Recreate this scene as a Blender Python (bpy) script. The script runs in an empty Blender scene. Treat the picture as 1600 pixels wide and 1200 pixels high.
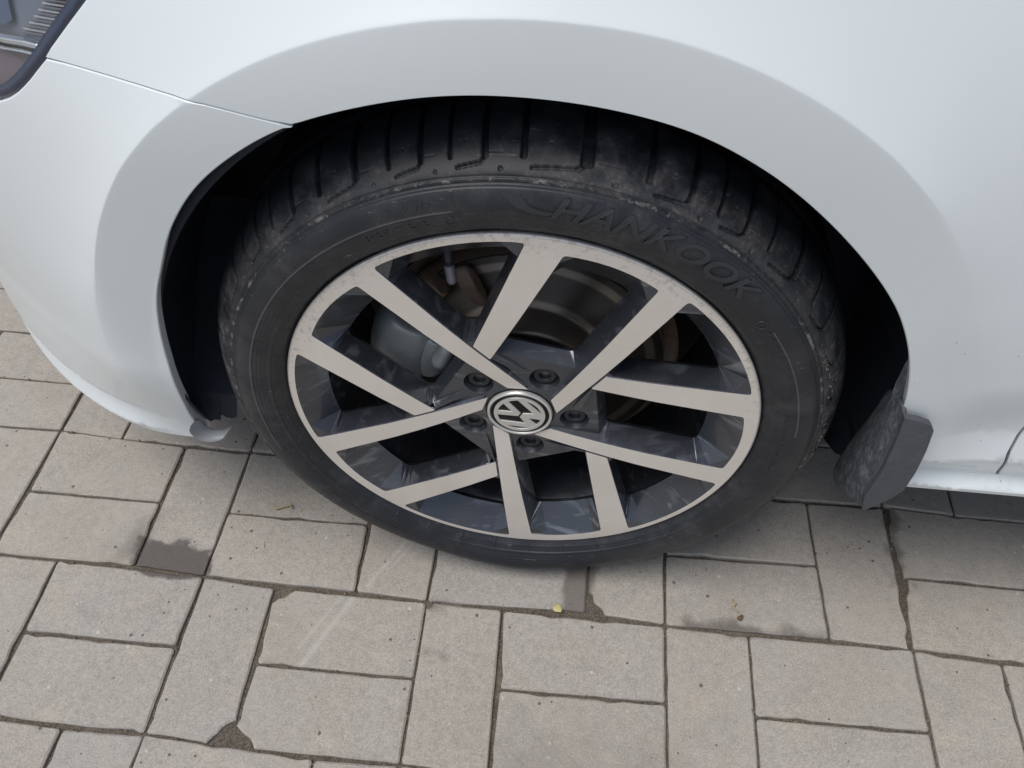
import bpy, bmesh, math, random
import numpy as np
from mathutils import Vector, Matrix
from mathutils.geometry import delaunay_2d_cdt
random.seed(7); rng = np.random.default_rng(7)
R = math.radians
scene = bpy.context.scene
C = scene.collection

# ------------------------------------------------------------------ camera
cam_d = bpy.data.cameras.new('camera'); cam = bpy.data.objects.new('camera', cam_d); C.objects.link(cam)
scene.camera = cam
CP = np.array([0.049465, -0.502256, 0.938842]); YAW, PIT, ROL, FPX = -0.1113956, 0.8536511, -0.00356, 1258.7065
cy, sy_ = math.cos(YAW), math.sin(YAW); cp_, sp_ = math.cos(PIT), math.sin(PIT)
fwd = Vector((sy_*cp_, cy*cp_, -sp_)); rt = Vector((cy, -sy_, 0)); up = rt.cross(fwd)
r2 = math.cos(ROL)*rt + math.sin(ROL)*up; u2 = -math.sin(ROL)*rt + math.cos(ROL)*up
cam.matrix_world = Matrix(((r2.x, u2.x, -fwd.x, CP[0]), (r2.y, u2.y, -fwd.y, CP[1]), (r2.z, u2.z, -fwd.z, CP[2]), (0, 0, 0, 1)))
cam_d.sensor_fit = 'HORIZONTAL'; cam_d.sensor_width = 36; cam_d.lens = 36*FPX/1600
cam_d.clip_start = 0.01; cam_d.clip_end = 500

# ------------------------------------------------------------------ world, sun, exposure
SUN_EL, SUN_AZ = 68, 234            # azimuth clockwise from +Y
w = bpy.data.worlds.new('World'); scene.world = w; w.use_nodes = True
nt = w.node_tree; bg = nt.nodes['Background']
sky = nt.nodes.new('ShaderNodeTexSky'); sky.sky_type = 'NISHITA'; sky.sun_disc = False
sky.sun_elevation = R(SUN_EL); sky.sun_rotation = R(SUN_AZ); sky.air_density = 1.0; sky.dust_density = 1.5; sky.ozone_density = 0.6
hs = nt.nodes.new('ShaderNodeHueSaturation'); hs.inputs['Saturation'].default_value = 0.60
nt.links.new(sky.outputs[0], hs.inputs['Color']); nt.links.new(hs.outputs[0], bg.inputs[0]); bg.inputs[1].default_value = 0.105
sd = bpy.data.lights.new('sun', 'SUN'); sun = bpy.data.objects.new('sun', sd); C.objects.link(sun)
sd.energy = 2.25; sd.angle = R(36); sd.color = (1, .96, .9)
dv = Vector((math.sin(R(SUN_AZ))*math.cos(R(SUN_EL)), math.cos(R(SUN_AZ))*math.cos(R(SUN_EL)), math.sin(R(SUN_EL))))
sun.rotation_euler = dv.to_track_quat('Z', 'Y').to_euler()
scene.view_settings.view_transform = 'Standard'; scene.view_settings.look = 'None'
scene.view_settings.gamma = 1; scene.view_settings.exposure = 0.08; scene.view_settings.use_curve_mapping = False
scene.render.engine = 'CYCLES'

# ------------------------------------------------------------------ node helpers
class NB:
    def __init__(s, name):
        s.m = bpy.data.materials.new(name); s.m.use_nodes = True; s.t = s.m.node_tree; s.b = s.t.nodes['Principled BSDF']
    def n(s, typ, **kw):
        o = s.t.nodes.new('ShaderNode'+typ)
        for k, v in kw.items():
            if k in o.inputs: o.inputs[k].default_value = v
            else: setattr(o, k, v)
        return o
    def l(s, a, b): s.t.links.new(a, b)
    def set(s, **kw):
        for k, v in kw.items(): s.b.inputs[k.replace('_', ' ')].default_value = v
    def math(s, op, a, b=None, c=None, clamp=False):
        o = s.t.nodes.new('ShaderNodeMath'); o.operation = op; o.use_clamp = clamp
        for i, x in enumerate((a, b, c)):
            if x is None: continue
            if isinstance(x, (int, float)): o.inputs[i].default_value = x
            else: s.l(x, o.inputs[i])
        return o.outputs[0]
    def mix(s, f, a, b):
        o = s.t.nodes.new('ShaderNodeMix'); o.data_type = 'RGBA'
        for k, x in ((0, f), (6, a), (7, b)):
            if isinstance(x, (int, float)): o.inputs[k].default_value = x
            elif isinstance(x, tuple): o.inputs[k].default_value = (*x[:3], 1)
            else: s.l(x, o.inputs[k])
        return o.outputs[2]
    def noise(s, scale, detail=4, rough=.55, vec=None, w=None):
        o = s.n('TexNoise'); o.inputs['Scale'].default_value = scale; o.inputs['Detail'].default_value = detail; o.inputs['Roughness'].default_value = rough
        if vec is not None: s.l(vec, o.inputs['Vector'])
        return o.outputs['Fac']
    def ramp(s, f, lo, hi, a=0., b=1.):
        o = s.n('MapRange'); o.interpolation_type = 'SMOOTHSTEP'; s.l(f, o.inputs[0])
        o.inputs[1].default_value = lo; o.inputs[2].default_value = hi; o.inputs[3].default_value = a; o.inputs[4].default_value = b
        return o.outputs[0]
    def pos(s): return s.n('NewGeometry').outputs['Position']
    def obj(s): return s.n('TexCoord').outputs['Object']
    def scale(s, vec, sc):
        o = s.n('Mapping'); s.l(vec, o.inputs[0]); o.inputs['Scale'].default_value = sc; return o.outputs[0]
    def bump(s, h, strength, dist):
        o = s.n('Bump'); s.l(h, o.inputs['Height']); o.inputs['Strength'].default_value = strength; o.inputs['Distance'].default_value = dist
        s.l(o.outputs[0], s.b.inputs['Normal']); return o
def simple(name, col, rough=.5, metal=0, coat=0, spec=.5):
    k = NB(name); k.set(Base_Color=(*col, 1), Roughness=rough, Metallic=metal, Coat_Weight=coat, Specular_IOR_Level=spec); return k.m

M = {}
# white paint, with road film and tiny specks
k = NB('white_paint'); P = k.pos()
film = k.ramp(k.noise(6, 3, .5, P), .35, .75)
col = k.mix(k.math('MULTIPLY', film, .25), (.735, .788, .808), (.695, .738, .755))
sc = k.n('TexVoronoi'); sc.inputs['Scale'].default_value = 85; sc.voronoi_dimensions = '2D'; _s = k.n('SeparateXYZ'); k.l(P, _s.inputs[0]); _c = k.n('CombineXYZ'); k.l(_s.outputs[0], _c.inputs[0]); k.l(k.math('MULTIPLY', _s.outputs[2], 1.5), _c.inputs[1]); k.l(_c.outputs[0], sc.inputs['Vector'])
near = k.ramp(sc.outputs['Distance'], .075, .03)
sep = k.n('SeparateColor'); k.l(sc.outputs['Color'], sep.inputs[0])
sx = k.n('SeparateXYZ'); k.l(P, sx.inputs[0])
zone = k.math('MULTIPLY', k.ramp(sx.outputs[0], .24, .36), k.ramp(sx.outputs[2], .56, .42))
thr = k.math('SUBTRACT', 1.005, k.math('MULTIPLY', zone, .06))
spk = k.math('MULTIPLY', near, k.math('GREATER_THAN', sep.outputs[0], thr))
col = k.mix(spk, col, (.09, .09, .10))
# faint hairline scratches above the arch
wv = k.n('TexNoise'); wv.inputs['Scale'].default_value = 3.0; wv.inputs['Detail'].default_value = 2
k.l(k.scale(P, (6, 6, 60)), wv.inputs['Vector'])
k.l(col, k.b.inputs['Base Color'])
k.set(Roughness=.40, Coat_Weight=.7, Coat_Roughness=.18, Specular_IOR_Level=.5)
M['paint'] = k.m
M['liner'] = None
k = NB('liner_plastic'); P = k.pos()
d = k.ramp(k.noise(30, 5, .6, P), .5, .75)
k.l(k.mix(k.math('MULTIPLY', d, .35), (.011, .016, .028), (.026, .031, .042)), k.b.inputs['Base Color']); k.set(Roughness=.75)  # navy tint puts the lens haze inside the arch into the colour
k.bump(k.noise(400, 3, .6, P), .3, .001); M['liner'] = k.m
k = NB('mud_flap_rubber'); P = k.pos()
sx = k.n('SeparateXYZ'); k.l(P, sx.inputs[0])
inner = k.ramp(sx.outputs[1], -.021, -.015)
d = k.ramp(k.noise(75, 8, .85, k.scale(P, (1, 1.5, .7))), .44, .64)
f = k.math('MULTIPLY', k.math('ADD', k.math('MULTIPLY', inner, .85), .12), d)
k.l(k.mix(f, (.070, .075, .087), (.19, .215, .25)), k.b.inputs['Base Color']); k.set(Roughness=.6)
k.bump(k.noise(160, 5, .65, P), .5, .002); M['flap'] = k.m
# tyre rubber: brown-grey dust on the shoulder, scuffs on the wall
k = NB('tyre_rubber'); P = k.obj()
sx = k.n('SeparateXYZ'); k.l(P, sx.inputs[0])
rad = k.math('SQRT', k.math('ADD', k.math('MULTIPLY', sx.outputs[0], sx.outputs[0]), k.math('MULTIPLY', sx.outputs[2], sx.outputs[2])))
sh = k.math('MULTIPLY', k.ramp(rad, .285, .2925), k.ramp(sx.outputs[1], .045, .008))
n1 = k.ramp(k.noise(42, 8, .68, P), .36, .68)
n2 = k.ramp(k.noise(260, 5, .7, P), .50, .68)
n3 = k.ramp(k.noise(9, 3, .5, P), .3, .7)
dust = k.math('MULTIPLY', sh, k.math('ADD', k.math('MULTIPLY', k.math('MULTIPLY', n1, k.math('ADD', n3, .35)), .55), .06))
wall = k.math('MULTIPLY', k.math('SUBTRACT', 1., sh), k.math('ADD', k.math('MULTIPLY', k.math('MULTIPLY', n1, n3), .24), .01))
fl = k.math('MULTIPLY', k.math('ADD', dust, wall), k.math('ADD', .62, k.math('MULTIPLY', n2, .7)))
col = k.mix(fl, (.0095, .0125, .0185), (.22, .205, .205))
# pale scuffed rib between wall and shoulder
rib = k.math('MULTIPLY', k.ramp(k.math('ABSOLUTE', k.math('SUBTRACT', rad, .2868)), .0018, .0008), k.ramp(k.noise(60, 6, .8, P), .53, .60))
col = k.mix(k.math('MULTIPLY', rib, .42), col, (.36, .35, .33))
thp = k.math('ARCTAN2', sx.outputs[2], sx.outputs[0])
lw = k.math('MULTIPLY', k.ramp(k.math('ABSOLUTE', k.math('SUBTRACT', rad, .2655)), .0008, .0003), k.math('ADD', k.math('MULTIPLY', k.math('GREATER_THAN', k.math('ABSOLUTE', thp), 1.763), k.math('GREATER_THAN', k.math('ADD', sx.outputs[2], .07), 0.)), k.math('MULTIPLY', k.math('GREATER_THAN', thp, .09), k.math('LESS_THAN', thp, .645)), None, True))
lw = k.math('MULTIPLY', lw, k.math('LESS_THAN', sx.outputs[1], .02))
col = k.mix(k.math('MULTIPLY', lw, .30), col, (.25, .25, .26))
# short pale scratches
vv = k.n('TexNoise'); vv.inputs['Scale'].default_value = 1; vv.inputs['Detail'].default_value = 3; k.l(k.scale(P, (55, 400, 420)), vv.inputs['Vector'])
scr = k.math('MULTIPLY', k.ramp(vv.outputs['Fac'], .69, .73), .4)
col = k.mix(scr, col, (.22, .22, .23))
k.l(col, k.b.inputs['Base Color'])
k.l(k.math('ADD', .43, k.math('MULTIPLY', fl, .6)), k.b.inputs['Roughness'])
k.bump(k.math('ADD', k.noise(700, 4, .6, P), k.math('MULTIPLY', n1, .6)), .28, .0006); M['rubber'] = k.m
M['letter'] = simple('raised_worn_rubber', (.026, .029, .035), .42)
# machined alloy face
k = NB('machined_alloy'); P = k.obj()
n = k.noise(14, 6, .6, P); n2 = k.ramp(k.noise(110, 7, .78, P), .50, .62)
sx = k.n('SeparateXYZ'); k.l(P, sx.inputs[0])
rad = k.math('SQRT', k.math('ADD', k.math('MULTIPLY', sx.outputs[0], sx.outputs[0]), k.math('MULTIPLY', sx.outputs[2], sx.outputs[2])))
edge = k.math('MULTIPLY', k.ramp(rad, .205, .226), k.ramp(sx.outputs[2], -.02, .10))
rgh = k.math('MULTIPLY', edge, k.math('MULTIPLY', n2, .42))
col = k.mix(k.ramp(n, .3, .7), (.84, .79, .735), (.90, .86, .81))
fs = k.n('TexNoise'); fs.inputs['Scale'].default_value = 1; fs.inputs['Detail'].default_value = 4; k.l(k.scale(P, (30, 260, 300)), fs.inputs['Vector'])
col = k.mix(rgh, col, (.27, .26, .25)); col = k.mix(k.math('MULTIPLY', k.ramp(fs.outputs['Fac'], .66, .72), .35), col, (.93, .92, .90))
wn_ = k.ramp(k.noise(3.5, 2, .5, P), .35, .65); col = k.mix(k.math('MULTIPLY', wn_, .22), col, (.62, .60, .585))
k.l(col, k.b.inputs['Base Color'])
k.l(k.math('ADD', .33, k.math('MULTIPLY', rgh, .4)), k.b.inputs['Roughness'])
k.set(Metallic=.48, Coat_Weight=.3, Coat_Roughness=.15)
k.bump(k.noise(500, 4, .7, P), .06, .0005); M['alloy'] = k.m
# dark grey wheel paint with brake dust
k = NB('wheel_dark_paint'); P = k.obj()
n1 = k.ramp(k.noise(25, 7, .65, P), .40, .75); n2 = k.ramp(k.noise(330, 3, .7, P), .64, .70)
col = k.mix(k.math('MULTIPLY', n1, .35), (.062, .070, .088), (.098, .090, .086))
wp = k.n('TexNoise'); wp.inputs['Scale'].default_value = 1; wp.inputs['Detail'].default_value = 5; wp.inputs['Distortion'].default_value = .6; k.l(k.scale(P, (22, 40, 95)), wp.inputs['Vector'])
col = k.mix(k.math('MULTIPLY', k.ramp(wp.outputs['Fac'], .54, .72), .42), col, (.34, .37, .41))  # pale dusty wipe streaks, with bluish reflections put into the colour
col = k.mix(k.math('MULTIPLY', n2, .5), col, (.26, .24, .22))
k.l(col, k.b.inputs['Base Color']); k.l(k.math('ADD', .30, k.math('MULTIPLY', n1, .2)), k.b.inputs['Roughness'])
k.set(Coat_Weight=.8, Coat_Roughness=.09, Metallic=.6); M['dark'] = k.m
M['black'] = simple('badge_black', (.006, .006, .008), .45, 0, 0, .25)
M['chrome'] = simple('satin_chrome', (.70, .69, .67), .38, .6)
M['brightchrome'] = simple('bright_chrome', (.86, .87, .88), .10, 1.0)
M['bolt'] = simple('bolt_cap_plastic', (.022, .024, .028), .5)
M['gap'] = simple('gap_dark', (.012, .012, .014), .8)
M['gasket'] = simple('headlight_gasket', (.035, .042, .075), .3, 0, .4)
M['under'] = simple('underbody', (.03, .03, .032), .8)
k = NB('rusty_steel'); P = k.pos()
n1 = k.ramp(k.noise(40, 6, .7, P), .35, .7)
k.l(k.mix(n1, (.22, .155, .115), (.33, .26, .21)), k.b.inputs['Base Color']); k.set(Roughness=.6, Metallic=.2); M['rust'] = k.m
k = NB('brake_steel'); P = k.pos()
k.l(k.mix(k.noise(60, 4, .6, P), (.05, .044, .038), (.09, .08, .07)), k.b.inputs['Base Color'])
P2_ = k.obj(); s3 = k.n('SeparateXYZ'); k.l(P2_, s3.inputs[0]); rd = k.math('SQRT', k.math('ADD', k.math('MULTIPLY', s3.outputs[0], s3.outputs[0]), k.math('MULTIPLY', s3.outputs[2], s3.outputs[2])))
bnd = k.math('ADD', k.math('MULTIPLY', k.ramp(rd, .124, .128), k.ramp(rd, .137, .134)), k.math('MULTIPLY', k.ramp(rd, .090, .084), k.ramp(rd, .072, .075)))
k.l(k.mix(bnd, k.b.inputs['Base Color'].links[0].from_socket, (.24, .20, .165)), k.b.inputs['Base Color']); k.set(Roughness=.38, Metallic=.7); M['disc'] = k.m
k = NB('caliper_iron'); P = k.pos()
k.l(k.mix(k.noise(35, 6, .6, P), (.22, .25, .26), (.42, .45, .46)), k.b.inputs['Base Color']); k.set(Roughness=.45, Metallic=.35); M['caliper'] = k.m
k = NB('headlight_glass'); tb = k.n('BsdfTransparent'); tb.inputs[0].default_value = (.90, .93, .97, 1); gb = k.n('BsdfGlossy'); gb.inputs['Roughness'].default_value = .03
fr = k.n('LayerWeight'); fr.inputs[0].default_value = .35; ms = k.n('MixShader'); k.l(k.math('ADD', .03, k.math('MULTIPLY', fr.outputs[1], .35)), ms.inputs[0]); k.l(tb.outputs[0], ms.inputs[1]); k.l(gb.outputs[0], ms.inputs[2])
k.l(ms.outputs[0], k.t.nodes['Material Output'].inputs[0]); M['glass'] = k.m
M['lamp_in'] = simple('lamp_housing_grey', (.20, .20, .23), .4, .2)
M['lamp_dark'] = simple('lamp_bezel_blue_grey', (.10, .13, .19), .3, .3)
M['lamp_warm'] = simple('lamp_lower_mauve', (.24, .20, .215), .35, .2)
M['lamp_pale'] = simple('lamp_reflector_pale', (.75, .74, .70), .25, .6)

# pavers: concrete, with stains placed on the ground where the place has them
GX, GY, GA, GU = -0.3982084, -0.0556133, -0.0029475, 0.0979305
def uv2w(u, v):
    ca, sa = math.cos(GA), math.sin(GA)
    return GX+GU*(u*ca+v*sa), GY+GU*(u*sa-v*ca)
k = NB('concrete_paver'); P = k.pos()
oi = k.n('ObjectInfo').outputs['Random']
fine = k.noise(520, 5, .8, P); mid = k.noise(95, 7, .75, P); big = k.noise(9, 4, .55, P)
base = k.mix(k.ramp(big, .38, .62), (.372, .338, .298), (.392, .366, .335))
base = k.mix(k.math('MULTIPLY', oi, .45), base, (.330, .325, .315))
base = k.mix(k.math('MULTIPLY', k.math('FRACT', k.math('MULTIPLY', oi, 7.31)), .30), base, (.400, .362, .315))
base = k.mix(k.math('MULTIPLY', k.ramp(k.noise(22, 6, .65, P), .50, .72), .42), base, (.285, .280, .275))
base = k.mix(k.math('MULTIPLY', k.ramp(k.noise(17, 5, .6, k.scale(P, (1, 1.4, 1))), .54, .70), .45), base, (.475, .425, .355))
base = k.mix(k.math('MULTIPLY', k.ramp(mid, .42, .75), .42), base, (.50, .465, .415))
base = k.mix(k.math('MULTIPLY', k.ramp(mid, .50, .30), .35), base, (.25, .228, .20))
base = k.mix(k.math('MULTIPLY', k.ramp(fine, .52, .64), .50), base, (.64, .60, .54))
base = k.mix(k.math('MULTIPLY', k.ramp(fine, .48, .36), .48), base, (.17, .153, .132))
vo = k.n('TexVoronoi'); vo.voronoi_dimensions = '2D'; vo.inputs['Scale'].default_value = 70; k.l(P, vo.inputs['Vector'])
vs = k.n('SeparateColor'); k.l(vo.outputs['Color'], vs.inputs[0])
pit = k.math('MULTIPLY', k.ramp(k.math('MULTIPLY', vo.outputs['Distance'], k.math('ADD', .6, k.math('MULTIPLY', vs.outputs[1], 1.6))), .13, .06), k.math('GREATER_THAN', vs.outputs[0], k.math('SUBTRACT', 1.12, k.math('MULTIPLY', k.noise(7, 2, .5, P), .34))))
base = k.mix(k.math('MULTIPLY', pit, .8), base, (.09, .075, .06))
lite = k.math('MULTIPLY', k.ramp(k.math('MULTIPLY', vo.outputs['Distance'], k.math('ADD', .6, k.math('MULTIPLY', vs.outputs[1], 1.6))), .15, .06), k.math('LESS_THAN', vs.outputs[0], .035))
base = k.mix(k.math('MULTIPLY', lite, .6), base, (.62, .60, .55))
wob = k.n('TexNoise'); wob.inputs['Scale'].default_value = 28; wob.inputs['Detail'].default_value = 5; k.l(P, wob.inputs['Vector'])
sxy = k.n('SeparateXYZ'); k.l(P, sxy.inputs[0])
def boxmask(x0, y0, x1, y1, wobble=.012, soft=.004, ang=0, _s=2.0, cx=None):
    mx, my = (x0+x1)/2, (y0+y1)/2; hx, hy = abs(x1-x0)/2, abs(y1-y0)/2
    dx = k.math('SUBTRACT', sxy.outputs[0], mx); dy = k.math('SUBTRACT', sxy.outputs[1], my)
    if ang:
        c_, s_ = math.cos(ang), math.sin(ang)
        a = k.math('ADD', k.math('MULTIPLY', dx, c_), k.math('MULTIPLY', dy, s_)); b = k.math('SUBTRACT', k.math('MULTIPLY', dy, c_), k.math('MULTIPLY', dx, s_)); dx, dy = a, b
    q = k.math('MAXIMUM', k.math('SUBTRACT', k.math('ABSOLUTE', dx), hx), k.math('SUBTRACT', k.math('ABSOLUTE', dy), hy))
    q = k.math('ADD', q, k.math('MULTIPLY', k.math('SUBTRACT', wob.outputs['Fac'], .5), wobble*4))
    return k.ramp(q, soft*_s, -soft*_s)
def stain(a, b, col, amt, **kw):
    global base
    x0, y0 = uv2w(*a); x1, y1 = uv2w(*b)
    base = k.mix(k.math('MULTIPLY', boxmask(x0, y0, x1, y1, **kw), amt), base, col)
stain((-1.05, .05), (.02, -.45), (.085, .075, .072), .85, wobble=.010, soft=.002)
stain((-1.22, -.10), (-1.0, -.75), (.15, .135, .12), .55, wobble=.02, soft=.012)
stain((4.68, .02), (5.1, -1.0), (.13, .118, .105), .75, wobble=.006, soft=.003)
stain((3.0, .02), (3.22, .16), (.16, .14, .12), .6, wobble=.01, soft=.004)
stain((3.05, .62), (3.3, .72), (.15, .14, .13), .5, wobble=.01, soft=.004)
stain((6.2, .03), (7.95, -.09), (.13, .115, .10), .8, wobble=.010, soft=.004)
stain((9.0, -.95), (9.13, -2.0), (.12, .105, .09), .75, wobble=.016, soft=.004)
stain((4, 1.6), (6, 3.2), (.17, .15, .125), .35, wobble=.03, soft=.03)
x0, y0 = uv2w(2.34, -.45); x1, y1 = uv2w(1.8, .55)
for (mx, my, ln, wd, an) in ((x0, y0, .040, .0022, R(62)), (x0+.012, y0+.004, .03, .001, R(60)), (x1, y1, .055, .003, R(66)), (x1-.012, y1+.01, .04, .0012, R(63))):
    base = k.mix(k.math('MULTIPLY', boxmask(mx-ln, my-wd, mx+ln, my+wd, wobble=.0016, soft=.0015, ang=an), .42), base, (.55, .53, .50))
k.l(base, k.b.inputs['Base Color']); k.set(Roughness=.88, Specular_IOR_Level=.3)
hh = k.math('ADD', k.math('MULTIPLY', fine, .5), k.math('MULTIPLY', mid, .9)); hh = k.math('SUBTRACT', hh, k.math('MULTIPLY', pit, .8))
k.bump(hh, .8, .0016); M['paver'] = k.m
k = NB('joint_sand'); P = k.pos()
n1 = k.noise(500, 4, .7, P); n2 = k.noise(40, 4, .6, P)
base = k.mix(k.ramp(n1, .35, .7), (.060, .050, .040), (.20, .170, .135)); base = k.mix(k.math('MULTIPLY', k.ramp(n2, .55, .7), .5), base, (.22, .19, .15))
k.l(base, k.b.inputs['Base Color']); k.set(Roughness=.95); k.bump(n1, .8, .002); M['sand'] = k.m
k = NB('far_pavers'); P = k.pos()
br = k.n('TexBrick'); k.l(P, br.inputs['Vector']); br.inputs['Scale'].default_value = 1; br.inputs['Brick Width'].default_value = .196; br.inputs['Row Height'].default_value = .098
br.inputs['Mortar Size'].default_value = .003; br.inputs['Color1'].default_value = (.39, .36, .32, 1); br.inputs['Color2'].default_value = (.42, .39, .36, 1); br.inputs['Mortar'].default_value = (.09, .08, .065, 1)
k.l(br.outputs[0], k.b.inputs['Base Color']); k.set(Roughness=.9); M['far'] = k.m

# ------------------------------------------------------------------ object helpers
def link(name, me, mat=None, parent=None, **props):
    o = bpy.data.objects.new(name, me); C.objects.link(o)
    if mat is not None and me is not None:
        for m_ in (mat if isinstance(mat, (list, tuple)) else [mat]): me.materials.append(m_)
    if parent is not None: o.parent = parent
    for a, b in props.items(): o[a] = b
    return o
def mk(name, verts, faces, mat, parent=None, smooth=False, mi=None, **props):
    me = bpy.data.meshes.new(name); me.from_pydata([tuple(map(float, v)) for v in verts], [], [tuple(int(i) for i in f) for f in faces]); me.update()
    if smooth: me.polygons.foreach_set('use_smooth', [True]*len(me.polygons))
    o = link(name, me, mat, parent, **props)
    if mi is not None: me.polygons.foreach_set('material_index', mi)
    return o
def empty(name, loc=(0, 0, 0), parent=None, **props):
    o = bpy.data.objects.new(name, None); C.objects.link(o); o.location = loc; o.empty_display_size = .1
    if parent: o.parent = parent
    for a, b in props.items(): o[a] = b
    return o
def bev(o, width, seg=2, ang=30):
    m_ = o.modifiers.new('bevel', 'BEVEL'); m_.width = width; m_.segments = seg; m_.limit_method = 'ANGLE'; m_.angle_limit = R(ang); m_.harden_normals = False
    return o
def inside(poly, pts):
    poly = np.asarray(poly); x, y = pts[:, 0], pts[:, 1]; r = np.zeros(len(pts), bool); j = len(poly)-1
    for i in range(len(poly)):
        xi, yi = poly[i]; xj, yj = poly[j]
        c = ((yi > y) != (yj > y)) & (x < (xj-xi)*(y-yi)/((yj-yi) if yj != yi else 1e-12)+xi)
        r ^= c; j = i
    return r
def cdt(outer, holes=(), extra=None, cons=()):
    """triangulate outer minus holes; cons = further closed constraint loops kept as edges"""
    V = []; E = []
    for L in [outer, *holes, *cons]:
        s = len(V); V += [Vector((float(a), float(b))) for a, b in L]; n = len(L); E += [(s+i, s+(i+1) % n) for i in range(n)]
    if extra is not None: V += [Vector((float(a), float(b))) for a, b in extra]
    v, e, f, *_ = delaunay_2d_cdt(V, E, [], 0, 1e-7)
    v = np.array([tuple(p) for p in v]); f = np.array(f)
    cen = v[f].mean(axis=1); keep = inside(outer, cen)
    for h in holes: keep &= ~inside(h, cen)
    return v, f[keep]
def dens(poly, step):
    out = []; n = len(poly)
    for i in range(n):
        a = np.array(poly[i]); b = np.array(poly[(i+1) % n]); m_ = max(1, int(np.hypot(*(b-a))/step))
        for j in range(m_): out.append(tuple(a+(b-a)*j/m_))
    return out
def smooth_path(pts, it=2):
    p = [np.array(q, float) for q in pts]
    for _ in range(it):
        q = [p[0]]
        for a, b in zip(p[:-1], p[1:]): q += [a*.75+b*.25, a*.25+b*.75]
        q.append(p[-1]); p = q
    return [tuple(a) for a in p]

# ------------------------------------------------------------------ ground
HC = .305
RES = [(0, 0, -0.2, 0.4), (1, 0, -2.8, -4.7), (2, 0, 1.7, 0.0), (3, 0, -3.9, -2.8), (4, 0, -6.6, -2.5), (5, 0, -0.7, 4.7), (6, 0, -1.2, -1.3), (7, 0, 1.2, -2.5), (8, 0, 0.4, 1.8), (9, 0, -0.2, 0.6), (10, 0, 2.1, -5.6), (-1, 0, 2.7, 4.5), (-2, 0, -2.2, 1.5), (1, 1, 4.5, -5.4), (3, 1, -1.3, -1.9), (4, 1, 1.5, -3.5), (6, 1, -1.0, 1.0), (7, 1, 0.6, -2.3), (9, 1, -0.8, 1.7), (-2, 1, 3.4, 1.9), (0, 1, -0.3, 4.6), (-1, 2, 6.2, -3.0), (0, 2, 3.1, 0.5), (2, 2, 3.5, -3.5), (3, 2, 1.5, 0.5), (0, -1, -1.1, -3.5), (2, -1, -4.5, -0.3), (-3, -1, 4.5, 1.1), (-1, -1, -2.6, 3.0), (6, -1, 0.1, -1.9), (8, -1, -1.6, 2.9), (9, -1, 4.7, -1.0), (8, -2, -3.2, 2.5), (9, -2, 1.9, 6.7), (10, -2, -2.8, 1.7), (-3, -2, -2.2, 9.7), (-2, -2, -3.8, 3.7), (0, -2, -5.1, 1.9), (-1, -2, -3.8, 1.6), (-3, -3, -6.3, 0.8)]
RA = np.array(RES, float)
def node(u, v):
    x, y = uv2w(u, v)
    d2 = (RA[:, 0]-u)**2+(RA[:, 1]-v)**2; wt = 1/(d2+.02)**2*np.exp(-d2/3.)
    W = wt.sum()+.02; return x+(wt@RA[:, 2])/W*.001, y+(wt@RA[:, 3])/W*.001
pave = mk('pavement', [(-60, -60, -.0048), (60, -60, -.0048), (60, 60, -.0048), (-60, 60, -.0048)], [(0, 1, 2, 3)], M['sand'], kind='structure')
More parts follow.
